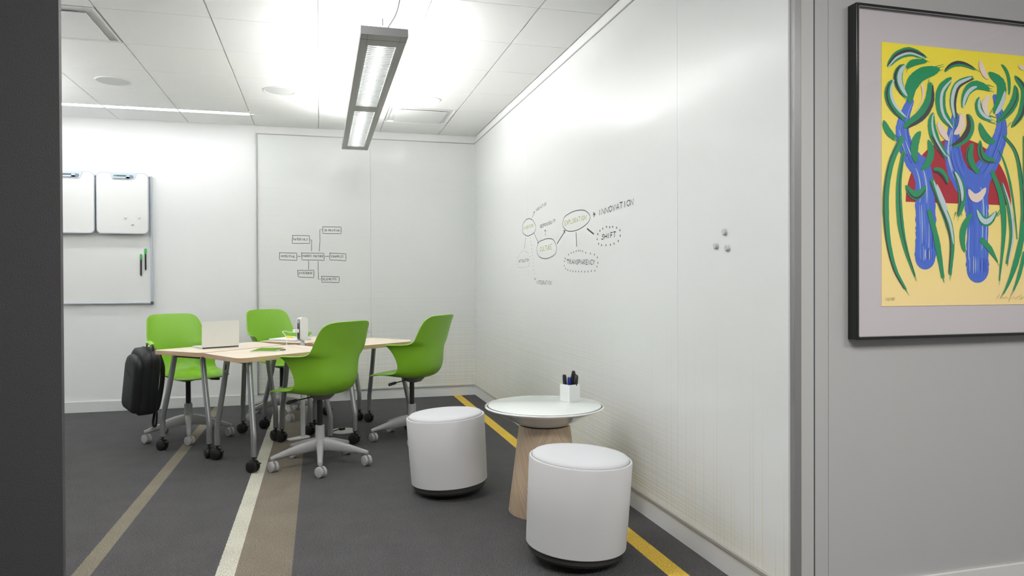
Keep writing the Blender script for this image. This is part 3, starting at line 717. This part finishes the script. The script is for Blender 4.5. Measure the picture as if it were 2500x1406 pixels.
# ================================================================ TABLES
ZT = 0.73
def make_table(poly, feet, ctr, label, radii, latch=None):
    k = 1.0155
    P = [(x*k-ctr[0], y*k-ctr[1]) for x, y in poly]
    t = thing('student_table', label, 'table', (ctr[0], ctr[1], 0), 0, 'pale wood tables pushed together in a cluster')
    b = MB(); b.prism(round_poly(P, radii), ZT-.029, ZT, side_mi=1)
    b.build('tabletop', [table_top_mat, table_edge_mat], t, bevel=0.003)
    F = [Vector((x-ctr[0], y-ctr[1])) for x, y in feet]
    ends = ((0, 1), (2, 3)); mids = [(F[i]+F[j])/2 for i, j in ends]
    axis = (mids[1]-mids[0]).normalized()
    tops = {}
    for e, (i, j) in enumerate(ends):
        for q in (i, j):
            d = (F[q]-mids[e]).normalized(); inw = axis*(0.03 if e == 0 else -0.03)
            tops[q] = mids[e]+d*0.145+inw
    for q in range(4):
        f, tp = F[q], tops[q]
        pts = [(tp.x, tp.y, ZT-.030), (tp.x+(f.x-tp.x)*.45, tp.y+(f.y-tp.y)*.45, .47), (tp.x+(f.x-tp.x)*.93, tp.y+(f.y-tp.y)*.93, .262), (f.x, f.y, .235), (f.x, f.y, .205), (f.x, f.y, .10)]
        b = MB(); b.tube(pts, .0185, 18); leg = b.build('leg', leg_silver, t, smooth=50)
        if q == latch:
            A_, B_ = Vector(pts[0]), Vector(pts[1]); b = MB(); b.tube([A_.lerp(B_, .05), A_.lerp(B_, .42)], .0205, 18); b.build('latch_plate', mat('latch_grey', (0.45, 0.45, 0.46), 0.35, 0.4), leg, smooth=50)
            b = MB(); n_ = (B_-A_).normalized(); c_ = A_.lerp(B_, .2)+Vector((0, -.0207, 0)); b.tube([c_, c_+n_*.035], .003, 8); b.build('latch_mark', black_plastic, leg)
        b = MB(); b.tube([(f.x, f.y, .102), (f.x, f.y, .094)], .0165, 16); b.tube([(f.x, f.y, .096), (f.x, f.y, .05)], .008, 10)
        N = TR(f.x, f.y, 0) @ RZ(radians(42)+random.uniform(-.35, .35))
        for sx in (-1, 1):
            Q = N @ TR(sx*.015, .008, .0395) @ RY(pi/2)
            b.lathe([(.0001, -.012), (.030, -.012), (.038, -.008), (.0395, 0), (.038, .008), (.030, .012), (.0001, .012)], 28, Q)
        b.box(-.004, .004, -.02, .03, .03, .08, N); b.box(-.012, .012, -.046, -.028, .055, .063, N)
        b.build('caster', black_plastic, leg, smooth=40)
    b = MB()
    for e, (i, j) in enumerate(ends):
        b.tube([(tops[i].x, tops[i].y, ZT-.043), (tops[j].x, tops[j].y, ZT-.043)], .013, 10)
    b.tube([(*((tops[0]+tops[1])/2), ZT-.043), (*((tops[2]+tops[3])/2), ZT-.043)], .013, 10)
    b.build('under_rail', mat('rail_dark', (0.1, 0.1, 0.105), 0.4, 0.5), t)
    return t
make_table([(-1.125, 5.365), (-.768, 5.048), (-.262, 5.530), (-.500, 5.915)], [(-1.10, 5.52), (-.74, 5.18), (-.60, 5.98), (-.33, 5.63)], (-.69, 5.58),
           'pale wood table at the left of the cluster, carrying the open laptop', [.03, .05, .03, .06])
make_table([(-.752, 5.030), (-.480, 4.590), (.108, 5.052), (-.190, 5.545), (-.247, 5.515)], [(-.68, 5.12), (-.41, 4.71), (-.28, 5.56), (.07, 5.21)], (-.325, 5.15),
           'pale wood table at the front of the cluster, carrying the dark tablet', [.02, .08, .03, .03, .01], 0)
make_table([(-.478, 5.950), (-.118, 5.640), (.398, 6.070), (.025, 6.425)], [(-.44, 6.11), (-.075, 5.76), (.065, 6.59), (.33, 6.24)], (-.04, 6.10),
           'pale wood table at the rear of the cluster, carrying the notebook', [.03, .03, .03, .05])
make_table([(-.068, 5.625), (.128, 5.158), (.695, 5.560), (.715, 5.72), (.433, 6.040)], [(-.045, 5.86), (.25, 5.34), (.41, 6.15), (.70, 5.74)], (.30, 5.68),
           'pale wood table at the right of the cluster, between the two chairs turned away', [.03, .03, .02, .03, .05])

# ================================================================ STOOLS AND ROUND TABLE
def make_stool(loc, tilt_axis_deg, tilt, label):
    t = thing('drum_stool', label, 'stool', loc, 0, 'white drum stools by the round table')
    t.rotation_mode = 'AXIS_ANGLE'; a = radians(tilt_axis_deg); t.rotation_axis_angle = (radians(tilt), cos(a), sin(a), 0)
    b = MB(); b.lathe([(.0001, .0), (.08, .002), (.15, .008), (.196, .022), (.206, .035), (.206, .062), (.0001, .062)], 64); b.build('rocker_base', stool_base, t)
    b = MB(); b.lathe([(.0001, .058), (.212, .058), (.2165, .062), (.220, .20), (.2235, .425), (.221, .430), (.214, .430), (.210, .422), (.0001, .422)], 72); b.build('drum', stool_white, t, smooth=40)
    b = MB(); b.lathe([(.0001, .421), (.207, .421), (.2115, .428), (.2105, .436), (.203, .443), (.17, .446), (.0001, .447)], 72); b.build('cushion', mat('stool_cushion', (0.55, 0.56, 0.58), 0.85, bump=(900, 0.3, 0.001)), t, smooth=60)
    return t
va = math.degrees(math.atan2(3.95, .72))
make_stool((.718, 3.965, 0.012), 75.3, -3.4, 'white drum stool on dark base, left of the wooden cone table')
make_stool((1.066, 2.862, 0.012), 75.3, 3.4, 'white drum stool on dark base, nearest the viewer beside the yellow stripe')

t = thing('round_side_table', 'round white glass top side table on a tapered wooden cone base', 'table', (1.143, 3.520, 0))
b = MB(); b.lathe([(.0001, 0), (.190, 0), (.1915, .004), (.134, .452), (.0001, .452)], 96); b.build('cone_base', cone_wood(), t, smooth=40)
b = MB(); b.lathe([(.0001, .450), (.128, .450), (.128, .459), (.0001, .459)], 64); b.build('neck_ring', mat('ring_brown', (0.02, 0.01, 0.007), 0.5), t)
b = MB(); b.lathe([(.0001, .458), (.135, .458), (.150, .464), (.20, .490), (.26, .522), (.305, .540), (.3145, .546), (.3145, .550), (.309, .5535), (.303, .5525), (.303, .549), (.0001, .549)], 96); b.build('bowl', gloss_white, t, smooth=40)
b = MB(); b.lathe([(.0001, .5491), (.3028, .5491), (.3028, .5530), (.0001, .5530)], 96); b.build('seal', black_plastic, t)
b = MB(); b.lathe([(.0001, .5525), (.2975, .5525), (.2975, .5536), (.296, .5542), (.0001, .5542)], 96); b.build('glass_top', table_glass, t)

# cup of markers
CX, CY, CZ = 1.315, 3.600, .5545
t = thing('marker_cup', 'square white cup full of markers on the round table', 'cup', (CX, CY, CZ), radians(-68))
s_, hgt, th = .038, .092, .003
b = MB()
for q in range(4):
    M = RZ(q*pi/2); b.box(-s_, s_-th, s_-th, s_, 0, hgt, M)
b.box(-s_+th, s_-th, -s_+th, s_-th, 0, .003); b.build('box', mat('cup_white', (0.78, 0.79, 0.78), 0.4), t)
pens = [((-.018, .012), (-.10, .05), .132, 'black', 'k'), ((.004, .016), (.12, .10), .152, 'black', 'k'), ((-.004, -.008), (-.02, -.03), .118, 'blue', 'b'), ((.016, .0), (.10, -.02), .135, 'black', 'k'), ((.022, -.02), (.08, -.06), .130, 'black', 'k'), ((.012, -.02), (.14, .02), .124, 'black', 'k')]
plab = ['black dry erase marker leaning left in the square white cup', 'tallest black marker standing in the square white cup', 'blue marker in the middle of the square white cup', 'black marker leaning right behind the others in the square cup', 'rightmost black marker in the square white cup', 'black marker leaning right at the front of the square cup']
for (p, lean, ln, col, kk), lb in zip(pens, plab):
    tt = thing('marker_pen', lb, 'marker', (CX+p[0], CY+p[1], CZ+.012), 0, 'markers in the square white cup')
    tt.rotation_euler = (lean[1], lean[0], 0)
    mm = pen_blue if kk == 'b' else black_plastic
    b = MB(); b.lathe([(.0001, 0), (.006, 0), (.0072, .004), (.0072, ln*.62), (.0001, ln*.62)], 16); b.build('barrel', mm if kk == 'b' else mat('marker_black', (0.02, 0.02, 0.02), 0.4), tt)
    b = MB(); b.lathe([(.0001, ln*.6), (.0102, ln*.6), (.0108, ln*.75), (.0094, ln*.97), (.007, ln), (.0001, ln)], 16); b.box(.008, .0115, -.002, .002, ln*.66, ln*.94); b.build('cap', mm, tt)

# ================================================================ THINGS ON THE TABLES
# laptop, lid towards the viewer
q0 = on_z(500, 852, ZT); q1 = on_z(583, 846.5, ZT); dv = (q1-q0); ang = math.atan2(dv.y, dv.x); Lw_ = .325
t = thing('laptop', 'open silver laptop with its lid back to the viewer', 'laptop', (q0.x-.018, q0.y-.006, ZT), ang)
Ws = max(.27, dv.length)
b = MB(); b.prism(rrect(0, Ws, 0, .20, .012), .0015, .0115); b.build('keyboard_base', alu, t, bevel=0.001)
b = MB(); b.box(.004, Ws-.004, -.0006, .004, .0005, .0105); b.build('hinge', alu_dark, t)
b = MB()
for i in range(11):
    for j in range(4): b.box(.03+i*(Ws-.06)/11, .03+(i+.85)*(Ws-.06)/11, .035+j*.019, .051+j*.019, .0115, .0122)
b.build('keys', black_plastic, t)
M = TR(0, .004, .010) @ RX(radians(90+3))
b = MB(); b.prism(rrect(0, Ws, 0, .188, .012), 0, .006, M @ TR(0, 0, -.003)); b.build('lid', alu, t, bevel=0.0015)
b = MB(); b.prism(rrect(.008, Ws-.008, .010, .180, .004), -.0036, -.0031, M); b.build('screen', tablet_glass, t)
for ch in kids(t): pass

A = [on_z(*p, ZT) for p in ((606, 858), (631, 851.5), (700, 851.5), (679, 860))]
cx, cy = sum(p.x for p in A)/4, sum(p.y for p in A)/4
ta = math.atan2((A[1]-A[0]).y+(A[2]-A[3]).y, (A[1]-A[0]).x+(A[2]-A[3]).x)
t = thing('tablet', 'thin dark glossy tablet lying flat near the front table edge', 'tablet', (cx, cy, ZT), ta)
b = MB(); b.prism(rrect(-.125, .125, -.088, .088, .01), .0005, .007); b.build('case', alu, t, bevel=0.002)
b = MB(); b.prism(rrect(-.122, .122, -.085, .085, .008), .007, .0076); b.build('screen', tablet_glass, t)
b = MB(); b.box(-.02, .02, -.12, -.088, .001, .005); b.build('folio_flap', black_plastic, t)

nb = on_z(708, 830, ZT)
t = thing('notebook', 'white spiral notebook lying on the rear table beside the power tower', 'notebook', (nb.x, nb.y, ZT), radians(-38))
b = MB(); b.prism(rrect(-.14, .14, -.10, .10, .006), .0005, .004); b.build('back_cover', mat('cover_grey', (0.3, 0.31, 0.32), 0.6), t)
b = MB(); b.prism(rrect(-.138, .138, -.098, .098, .004), .004, .014); b.build('pages', paper, t)
t = thing('highlighter', 'yellow highlighter pen lying on the white notebook', 'pen', (nb.x+.01, nb.y+.05, ZT+.0215), radians(-52))
b = MB(); b.lathe([(.0001, -.07), (.0075, -.07), (.0075, .03), (.0001, .03)], 14, RY(pi/2)); b.build('barrel', pen_yellow, t)
b = MB(); b.lathe([(.0001, .03), (.0062, .03), (.0055, .066), (.0001, .068)], 14, RY(pi/2)); b.build('cap', paper, t)

# power tower standing on the floor between the tables
px_, py_ = -.131, 5.668
t = thing('power_tower', 'slim white upright power outlet post rising between the tables', 'power outlet', (px_, py_, 0), radians(33))
b = MB(); b.rings([[Vector((x, y, z)) for x, y in rrect(-.017, .017, -.011, .011, .008, 4)] for z in (.008, .30, .60, .735, .758)]); b.build('post', mat('tower_white', (0.76, 0.76, 0.77), 0.35), t, smooth=50)
b = MB(); P = rrect(-.032, .032, .758, .935, .022, 8)
b.prism(P, -.028, .028, RZ(0) @ RX(pi/2)); b.build('outlet_head', mat('tower_white', (0.76, 0.76, 0.77), 0.35), t, bevel=0.008, bseg=3)
b = MB(); M = TR(-.0322, 0, 0) @ RZ(-pi/2)
b.prism(rrect(-.018, .018, .768, .925, .0175, 8), 0, .0022, M @ RX(pi/2)); b.build('outlet_plate', mat('outlet_dark', (0.075, 0.075, 0.085), 0.35), t)
b = MB(); b.prism(rrect(-.0165, .0165, .890, .9235, .016, 6), .0022, .0030, M @ RX(pi/2)); b.build('usb_plate', mat('usb_grey', (0.35, 0.35, 0.37), 0.4), t)
b = MB()
for z in (.795, .855): 
    for y in (-.006, .004): b.prism(rrect(y, y+.0025, z, z+.010, .0008, 1), .0022, .0032, M @ RX(pi/2))
b.build('socket', black_plastic, t)
b = MB(); b.prism(round_poly([(-.135, -.030), (.05, -.045), (.05, .045), (-.135, .030)], [.025, .04, .04, .025]), .0008, .009); b.build('foot', mat('tower_white', (0.76, 0.76, 0.77), 0.35), t, bevel=0.002)
hd = Matrix.Translation((px_, py_, 0)) @ RZ(radians(33))
t = thing('usb_charger', 'small white charger plugged into the power post with a cable', 'charger', tuple(hd @ Vector((-.036, 0, .833))), radians(33))
b = MB(); b.box(-.040, 0.001, -.013, .013, -.013, .013); b.build('plug_body', mat('charger_white', (0.8, 0.8, 0.8), 0.3), t, bevel=0.003)
b = MB()
c0 = Vector((-.041, 0, -.002))
cable = smooth_path([c0, c0+Vector((-.03, 0, -.006)), c0+Vector((-.07, -.01, .006)), c0+Vector((-.105, -.02, .004)), c0+Vector((-.095, -.04, -.02)), c0+Vector((-.10, -.07, -.06)), c0+Vector((-.12, -.11, -.092)), c0+Vector((-.13, -.20, -.0965)), c0+Vector((-.11, -.30, -.0965)), c0+Vector((-.09, -.38, -.0965))])
b.tube(cable, .0022, 8); b.build('cable', mat('charger_white', (0.8, 0.8, 0.8), 0.3), t)

pk = on_z(838, 1051, .01)
t = thing('floor_power_disc', 'flat round light grey power hub lying on the carpet under the tables', 'power outlet', (pk.x, pk.y, 0))
b = MB(); b.lathe([(.0001, .001), (.100, .001), (.102, .006), (.098, .014), (.0001, .017)], 48); b.build('disc', mat('disc_grey', (0.52, 0.52, 0.51), 0.45), t)
b = MB(); b.box(-.03, .01, -.012, .02, .017, .034, RZ(.5)); b.tube(smooth_path([(-.03, -.01, .026), (-.06, -.03, .022), (-.085, -.05, .018), (-.12, -.08, .005)]), .004, 8); b.build('plug', black_plastic, t)

# ================================================================ BACKPACK
BP = Vector((-1.262, 5.705, 0))
t = thing('backpack', 'black backpack with a green top handle hanging from the green chair arm', 'backpack', (BP.x, BP.y, .490), math.atan2(-.81, .58))
t.rotation_mode = 'QUATERNION'
from mathutils import Quaternion
qz = Quaternion((0, 0, 1), math.atan2(-.81, .58)); t.rotation_quaternion = qz @ Quaternion((0, 1, 0), radians(13))
# local: x = width, -y... outward normal is rotated: z x x
def bag_ring(z, w0, d0, yoff, p=3.2, n=36, xo=0):
    out = []
    for i in range(n):
        a = 2*pi*i/n; c, s = cos(a), sin(a)
        out.append(Vector((xo+w0*abs(c)**(2/p)*(1 if c >= 0 else -1), yoff+d0*abs(s)**(2/p)*(1 if s >= 0 else -1), z)))
    return out
def arch(w0, z0, z1, r0, r1, n=10):
    return [tuple(p) for p in round_poly([(-w0, z0), (w0, z0), (w0*.96, z1), (-w0*.96, z1)], [r0, r0, r1, r1], n)]
def slab(P, ys):       # outline P in x,z swept through depth; ys = (depth, inset) pairs
    cx = sum(p[0] for p in P)/len(P); cz = sum(p[1] for p in P)/len(P); rings = []
    for y, k in ys: rings.append([Vector((cx+(p[0]-cx)*(1-k/.14), y+.012*cos(40*p[1])*0, cz+(p[1]-cz)*(1-k/.24))) for p in P])
    b = MB(); b.rings(rings); return b
P = arch(.122, -.245, .245, .055, .110)
b = slab(P, [(-.070, .035), (-.068, .016), (-.055, .002), (-.02, 0), (.03, 0), (.055, .004), (.066, .02), (.068, .04)]); o = b.build('main_body', bag_fabric, t, smooth=70)
sg = -1   # the front panel faces outward (local -y)
P = [(x, z-.012) for x, z in arch(.110, -.215, .211, .05, .100)]
b = slab(P, [(-.112, .055), (-.110, .030), (-.100, .010), (-.085, 0), (-.066, .0)]); b.build('front_pocket', bag_fabric, t, smooth=70)
b = MB()
b.tube(smooth_path([(-.108, -.096, .095), (-.04, -.1115, .078), (.03, -.1115, .045), (.106, -.096, .025)]), .0022, 6)
b.tube(smooth_path([(-.108, -.096, -.095), (-.04, -.1115, -.107), (.04, -.1115, -.123), (.106, -.096, -.127)]), .0022, 6)
P = [(x*1.075, -.060, z*1.035) for x, z in arch(.110, -.185, .211, .05, .100)]
b.tube([p for p in P if p[2] > -.19], .0034, 6)
P = [(x*1.01, -.004, z) for x, z in arch(.122, -.225, .245, .055, .110)]
b.tube([p for p in P if p[2] > -.20], .0038, 6); b.build('zip', bag_trim, t)
b = MB(); b.tube([(-.116, sg*.06, .13), (-.128, sg*.08, .105), (-.132, sg*.082, .07)], .0028, 6); b.build('zip_pull', mat('pull_grey', (0.08, 0.08, 0.08), 0.4), t)
b = MB(); b.tube(smooth_path([(-.05, .02, .236), (-.045, .02, .264), (0, .02, .280), (.045, .02, .270), (.055, .02, .236)]), .006, 8, flat=.6); b.build('handle', bag_trim, t)
b = MB(); b.tube(smooth_path([(-.035, .018, .270), (0, .018, .283), (.04, .018, .274)]), .017, 12, flat=.8); b.build('handle_wrap', bag_green, t)
b = MB()
for sx in (-.06, .06):
    b.tube(smooth_path([(sx, .06, .21), (sx*1.1, .098, .10), (sx*1.2, .10, -.05), (sx*1.3, .085, -.19), (sx*1.2, .07, -.225)]), .018, 10, flat=.35)
b.build('shoulder_strap', bag_trim, t)
b = MB(); b.tube(smooth_path([(.070, .07, -.20), (.095, .075, -.25), (.10, .075, -.33), (.075, .075, -.355), (.05, .075, -.33), (.055, .075, -.26), (.06, .07, -.20)]), .009, 8, flat=.25)
b.build('webbing_loop', bag_trim, t)

# ================================================================ FRAMED PRINT ON THE CORRIDOR WALL
FX0, FX1, FZ0, FZ1, FD = 1.840, 2.98, .990, 2.186, .044
t = thing('framed_print', 'framed abstract tree print in a thin black metal frame on the grey wall', 'framed picture', (FX0, YF, FZ0))
fw, fh = FX1-FX0, FZ1-FZ0; e = .010
b = MB()
for bx in ((0, e, 0, fh), (fw-e, fw, 0, fh), (e, fw-e, 0, e), (e, fw-e, fh-e, fh)): b.box(bx[0], bx[1], -FD, -.001, bx[2], bx[3])
b.build('frame', frame_black, t, bevel=0.0022)
b = MB(); b.box(e, fw-e, -.030, -.005, e, fh-e); b.build('mat_board', mat_board, t, smooth=None)
YP = YF-.0325
def P2(x, y): 
    p = on_y(2030+x*.32016, y*.32016, YP-.0); return Vector((p.x-FX0, 0, p.z-FZ0))
cr = [P2(384, 318), P2(384, 2336)]
x0p, z1p, z0p = cr[0].x, cr[0].z, cr[1].z
GREEN, DARK, BLUE, PALE, RED, CREAM, MIST = range(1, 8)
pm = [mat('print_yellow', srgb(250, 226, 110), 0.8), mat('print_green', srgb(18, 148, 96), 0.8), mat('print_dark', srgb(66, 56, 66), 0.8), mat('print_blue', srgb(70, 110, 215), 0.8),
      mat('print_pale', srgb(196, 214, 222), 0.8), mat('print_red', srgb(176, 22, 46), 0.8), mat('print_cream', srgb(238, 218, 205), 0.8), mat('print_lightblue', srgb(120, 150, 225), 0.8)]
# sheet colour: lemon at the top to cream at the foot is printed ink
ym = pm[0]; nt = ym.node_tree; tc = node(nt, 'ShaderNodeTexCoord'); sp = node(nt, 'ShaderNodeSeparateXYZ'); nt.links.new(tc.outputs['Object'], sp.inputs[0])
ff = mth(nt, 'DIVIDE', mth(nt, 'SUBTRACT', sp.outputs[2], z0p), z1p-z0p, clamp=True)
nt.links.new(mixc(nt, ff, srgb(252, 226, 160), srgb(250, 232, 60)), nt.nodes['Principled BSDF'].inputs['Base Color'])
b = MB(); b.box(x0p, 1.00, YP+.0005-YF, -.030, z0p, z1p)
lay = [0]
def paint(pts, wd, m, taper=(1, 1), fringe=0, n=10):
    lay[0] += 1; y = YP-YF-.000012*lay[0]
    b.mi = m
    if len(pts) == 3:
        a_, m_, c_ = [Vector((*p, 0)) for p in pts]; q_ = 2*m_-(a_+c_)/2
        path = [(1-t/24)**2*a_+2*t/24*(1-t/24)*q_+(t/24)**2*c_ for t in range(25)]
    else: path = smooth_path([(*p, 0) for p in pts], n)
    k = len(path)
    W = []
    for i, p in enumerate(path):
        q = i/(k-1); ww = (wd[0]+(wd[1]-wd[0])*min(1, 2*q) if q < .5 else wd[1]+(wd[2]-wd[1])*(2*q-1)) if isinstance(wd, tuple) else wd*(.3+.75*max(0.0, sin(pi*q))**.55)
        W.append(ww*.32016*.00172*(1+random.uniform(-.05, .05)))
    pp = [P2(p.x, p.y) for p in path]; pp = [Vector((p.x, y, p.z)) for p in pp]
    d0 = (pp[0]-pp[1]).normalized(); d1 = (pp[-1]-pp[-2]).normalized(); w0, w1 = W[0], W[-1]
    e0 = [(pp[0]+d0*w0/2*sin(a*pi/12), w0*cos(a*pi/12)+1e-5) for a in range(6, 0, -1)]; e1 = [(pp[-1]+d1*w1/2*sin(a*pi/12), w1*cos(a*pi/12)+1e-5) for a in range(1, 7)]
    ribbon(b, [q[0] for q in e0]+pp+[q[0] for q in e1], (0, -1, 0), [q[1] for q in e0]+W+[q[1] for q in e1], 0)
    for f_ in range(fringe):   # dry-brush hairs at the tail
        o = random.uniform(-.5, .5)*(wd[2] if isinstance(wd, tuple) else wd); d = path[-1]-path[-3]; d.normalize(); s = Vector((-d.y, d.x, 0))
        a = path[-1]+s*o-d*18; c = a+d*random.uniform(25, 75)
        qa, qc = P2(a.x, a.y), P2(c.x, c.y); yf = y-.000001*(f_+1); ribbon(b, [Vector((qa.x, yf, qa.z)), Vector((qc.x, yf, qc.z))], (0, -1, 0), [.0028, .0008], 0)
# half sun
lay[0] += 1; b.mi = RED; cen = (968, 1552); rim = [P2(cen[0]+402*cos(pi*i/40), cen[1]-498*sin(pi*i/40)+(14*cos(pi*i/40))) for i in range(41)]
b.add([Vector((p.x, YP-YF-.00004, p.z)) for p in rim], [tuple(range(41))])
# trunks
def trunk(pts, wd):
    paint(pts, wd, BLUE, n=8)
    for q in range(16):
        o = random.uniform(-.36, .36); W = wd if isinstance(wd, tuple) else (wd,)*3
        pl = [(p[0]+o*W[min(2, int(3*i/len(pts)))], p[1]+random.uniform(-12, 12)) for i, p in enumerate(pts)]
        a = random.randint(0, max(0, len(pl)-3)); paint(pl[a:a+3], random.uniform(2.5, 8), random.choice((MIST, MIST, PALE, 8, 8)), n=6)
pm.append(mat('print_deepblue', srgb(40, 72, 180), 0.8)); pm[7] = mat('print_midblue', srgb(98, 134, 222), 0.8)
trunk([(600, 775), (560, 880), (540, 980), (555, 1080), (610, 1200), (680, 1290)], (60, 112, 150))
trunk([(680, 1270), (712, 1400), (715, 1550), (720, 1700), (720, 1850), (715, 1960)], (150, 168, 172))
trunk([(945, 890), (930, 1000), (925, 1150), (960, 1300), (1050, 1440)], (60, 140, 190))
trunk([(1245, 740), (1290, 900), (1290, 1020), (1235, 1180), (1150, 1330), (1110, 1450)], (40, 125, 190))
trunk([(1085, 1420), (1105, 1560), (1115, 1720), (1110, 1900), (1115, 2050)], (215, 185, 190))
trunk([(715, 1890), (716, 1985)], 168); trunk([(1112, 1960), (1112, 2080)], 185)
# leaves
def leaf(pts, wd, fr=3, dark=None, pale=None):
    paint(pts, wd, GREEN, fringe=fr)
    if dark: paint([(p[0]+dark[0], p[1]+dark[1]) for p in pts[dark[3] if len(dark) > 3 else 0:]], dark[2], DARK)
    if pale: paint([(p[0]+pale[0], p[1]+pale[1]) for p in pts[:pale[3] if len(pale) > 3 else None]], pale[2], PALE)
leaf([(430, 500), (500, 425), (600, 395), (712, 435)], 58, 4, (0, -8, 18), (0, 12, 14))
leaf([(595, 770), (605, 660), (680, 570), (812, 530)], 92, 4)
leaf([(548, 500), (505, 600), (560, 730)], 70, 4, (-22, 0, 16), (12, 0, 34))
leaf([(720, 470), (620, 480), (580, 520)], 42, 2)
leaf([(455, 620), (440, 760), (545, 900)], 62, 2, (-12, 10, 14), (20, -8, 20))
leaf([(555, 965), (680, 880), (745, 770), (752, 640)], 76, 5, (18, 14, 26))
leaf([(905, 600), (835, 700), (840, 850), (915, 965)], 78, 2, (-10, 6, 12, 2), (6, 10, 22))
leaf([(1070, 590), (960, 650), (925, 770), (940, 895)], 56, 3, (14, 10, 16), (-6, 0, 26))
leaf([(865, 545), (960, 485), (1090, 530)], 34, 1, (-2, -8, 18))
leaf([(998, 810), (1030, 700), (1100, 650), (1195, 675)], 62, 5, None, (4, 12, 26, 3))
leaf([(1122, 750), (1130, 850), (1215, 910)], 60, 5, None, (6, 0, 24))
leaf([(1205, 560), (1290, 640), (1285, 760), (1240, 850)], 76, 2)
leaf([(1296, 495), (1345, 580), (1352, 720)], 26, 0)
leaf([(1396, 660), (1385, 790), (1270, 925)], 62, 1, (8, 0, 8))
leaf([(1400, 585), (1466, 690), (1445, 860), (1375, 965)], 56, 1, (10, 0, 18))
leaf([(770, 870), (775, 1020), (870, 1190)], 66, 2, (-16, 16, 20, 1), (4, 0, 16))
leaf([(1045, 880), (1045, 1010), (935, 1110)], 66, 4, (-14, -4, 36))
leaf([(1130, 945), (1170, 1040), (1240, 1085)], 58, 0)
leaf([(672, 1010), (632, 1110), (640, 1235)], 60, 1)
leaf([(738, 1075), (752, 1190), (690, 1290)], 54, 1)
leaf([(1132, 1080), (1150, 1195), (1238, 1220)], 54, 1, (0, 16, 14))
leaf([(1072, 1100), (1052, 1210), (1118, 1315)], 60, 1, (-18, 10, 10))
leaf([(398, 925), (430, 1000), (482, 1050)], 48, 4)
leaf([(530, 1060), (450, 1250), (412, 1500), (425, 1800), (480, 2040), (565, 2205)], (44, 50, 12), 3, (-14, 0, 10))
leaf([(545, 1160), (512, 1400), (522, 1680), (565, 1900), (632, 2100)], (30, 52, 14), 3, (4, 0, 8))
leaf([(780, 1292), (840, 1315), (885, 1390)], 40, 0, (-8, 16, 18))
leaf([(568, 1420), (640, 1490), (712, 1425)], 58, 0, (2, 20, 12))
leaf([(765, 1380), (825, 1540), (890, 1700), (918, 1860), (905, 2085)], (40, 56, 20), 4, (-14, 4, 12), (10, 0, 22, 4))
leaf([(940, 1315), (985, 1420), (992, 1530), (968, 1640)], 60, 5, (-12, 0, 12), (0, 0, 26, 3))
leaf([(742, 1615), (790, 1790), (820, 1950), (845, 2105)], (34, 48, 26), 6)
leaf([(1065, 1635), (1000, 1760), (1012, 1915)], 48, 1)
leaf([(1112, 1605), (1175, 1690), (1250, 1620)], 60, 5, None, (-4, 0, 34))
leaf([(1145, 1835), (1205, 1900), (1262, 1995)], (40, 44, 10), 1)
leaf([(1225, 1320), (1290, 1500), (1312, 1750), (1278, 2135)], (34, 52, 10), 3)
leaf([(1315, 1040), (1400, 1160), (1440, 1350), (1455, 1600), (1440, 1800)], (20, 36, 26), 2, (8, 0, 8))
leaf([(1295, 1400), (1350, 1580), (1372, 1790), (1335, 2000)], (16, 46, 20), 4, (4, 0, 10), (10, 0, 16))
leaf([(1275, 1150), (1360, 1400), (1412, 1820)], (8, 18, 8), 0)
leaf([(1462, 1040), (1470, 1240), (1462, 1420)], 26, 1, (6, 0, 8))
leaf([(1462, 1730), (1400, 2010), (1312, 2230)], (50, 46, 14), 4)
leaf([(1466, 1930), (1430, 2090), (1385, 2210)], (30, 32, 12), 3)
paint([(1500, 700), (1520, 1000), (1480, 1300)], 90, GREEN); paint([(1560, 600), (1620, 900), (1600, 1300)], 60, GREEN)
trunk([(1640, 1000), (1600, 1300), (1640, 1700), (1630, 2000)], 150)
for pts, wd, m in (([(1130, 465), (1150, 540), (1188, 600)], 40, CREAM), ([(812, 935), (840, 1000), (885, 1068)], 46, CREAM), ([(985, 870), (985, 960), (935, 1020)], 50, CREAM), ([(1200, 735), (1165, 800), (1190, 880)], 44, CREAM),
    ([(1245, 868), (1290, 800), (1318, 700)], 34, PALE), ([(1045, 1452), (1100, 1510), (1168, 1440)], 56, CREAM), ([(690, 655), (688, 760), (635, 850)], (24, 8, 4), CREAM), ([(1425, 500), (1465, 530)], 30, CREAM),
    ([(800, 1410), (850, 1540), (880, 1600)], 28, PALE)):
    paint(pts, wd, m)
b.mi = 2
def pencil(pls):
    lay[0] += 1
    for pl in pls: ribbon(b, [Vector((P2(*p).x, YP-YF-.000012*lay[0], P2(*p).z)) for p in pl], (0, -1, 0), .0009, 0)
pencil(word_strokes('74/100', 408, 2292, 480, 2290, 22))
pencil([[(1255, 2278), (1275, 2240), (1285, 2278), (1300, 2262), (1312, 2278), (1325, 2262), (1345, 2275)], [(1345, 2300), (1370, 2235), (1360, 2285), (1385, 2262), (1400, 2280), (1415, 2262), (1430, 2250), (1428, 2285), (1466, 2262)], [(1440, 2240), (1446, 2285)]])
b.build('print_sheet', pm, t, smooth=None)
b = MB(); b.box(e, fw-e, -.040, -.0385, e, fh-e); b.build('glazing', pane_material(), t, smooth=None)
b = MB(); b.box(e, fw-e, -FD+.0005, -FD+.0025, e, e+.0025); b.box(e, e+.0025, -FD+.0005, -FD+.0025, e, fh-e); b.box(e, fw-e, -FD+.0005, -FD+.0025, fh-e-.0025, fh-e)
b.build('frame_lip', chrome, t, smooth=None)
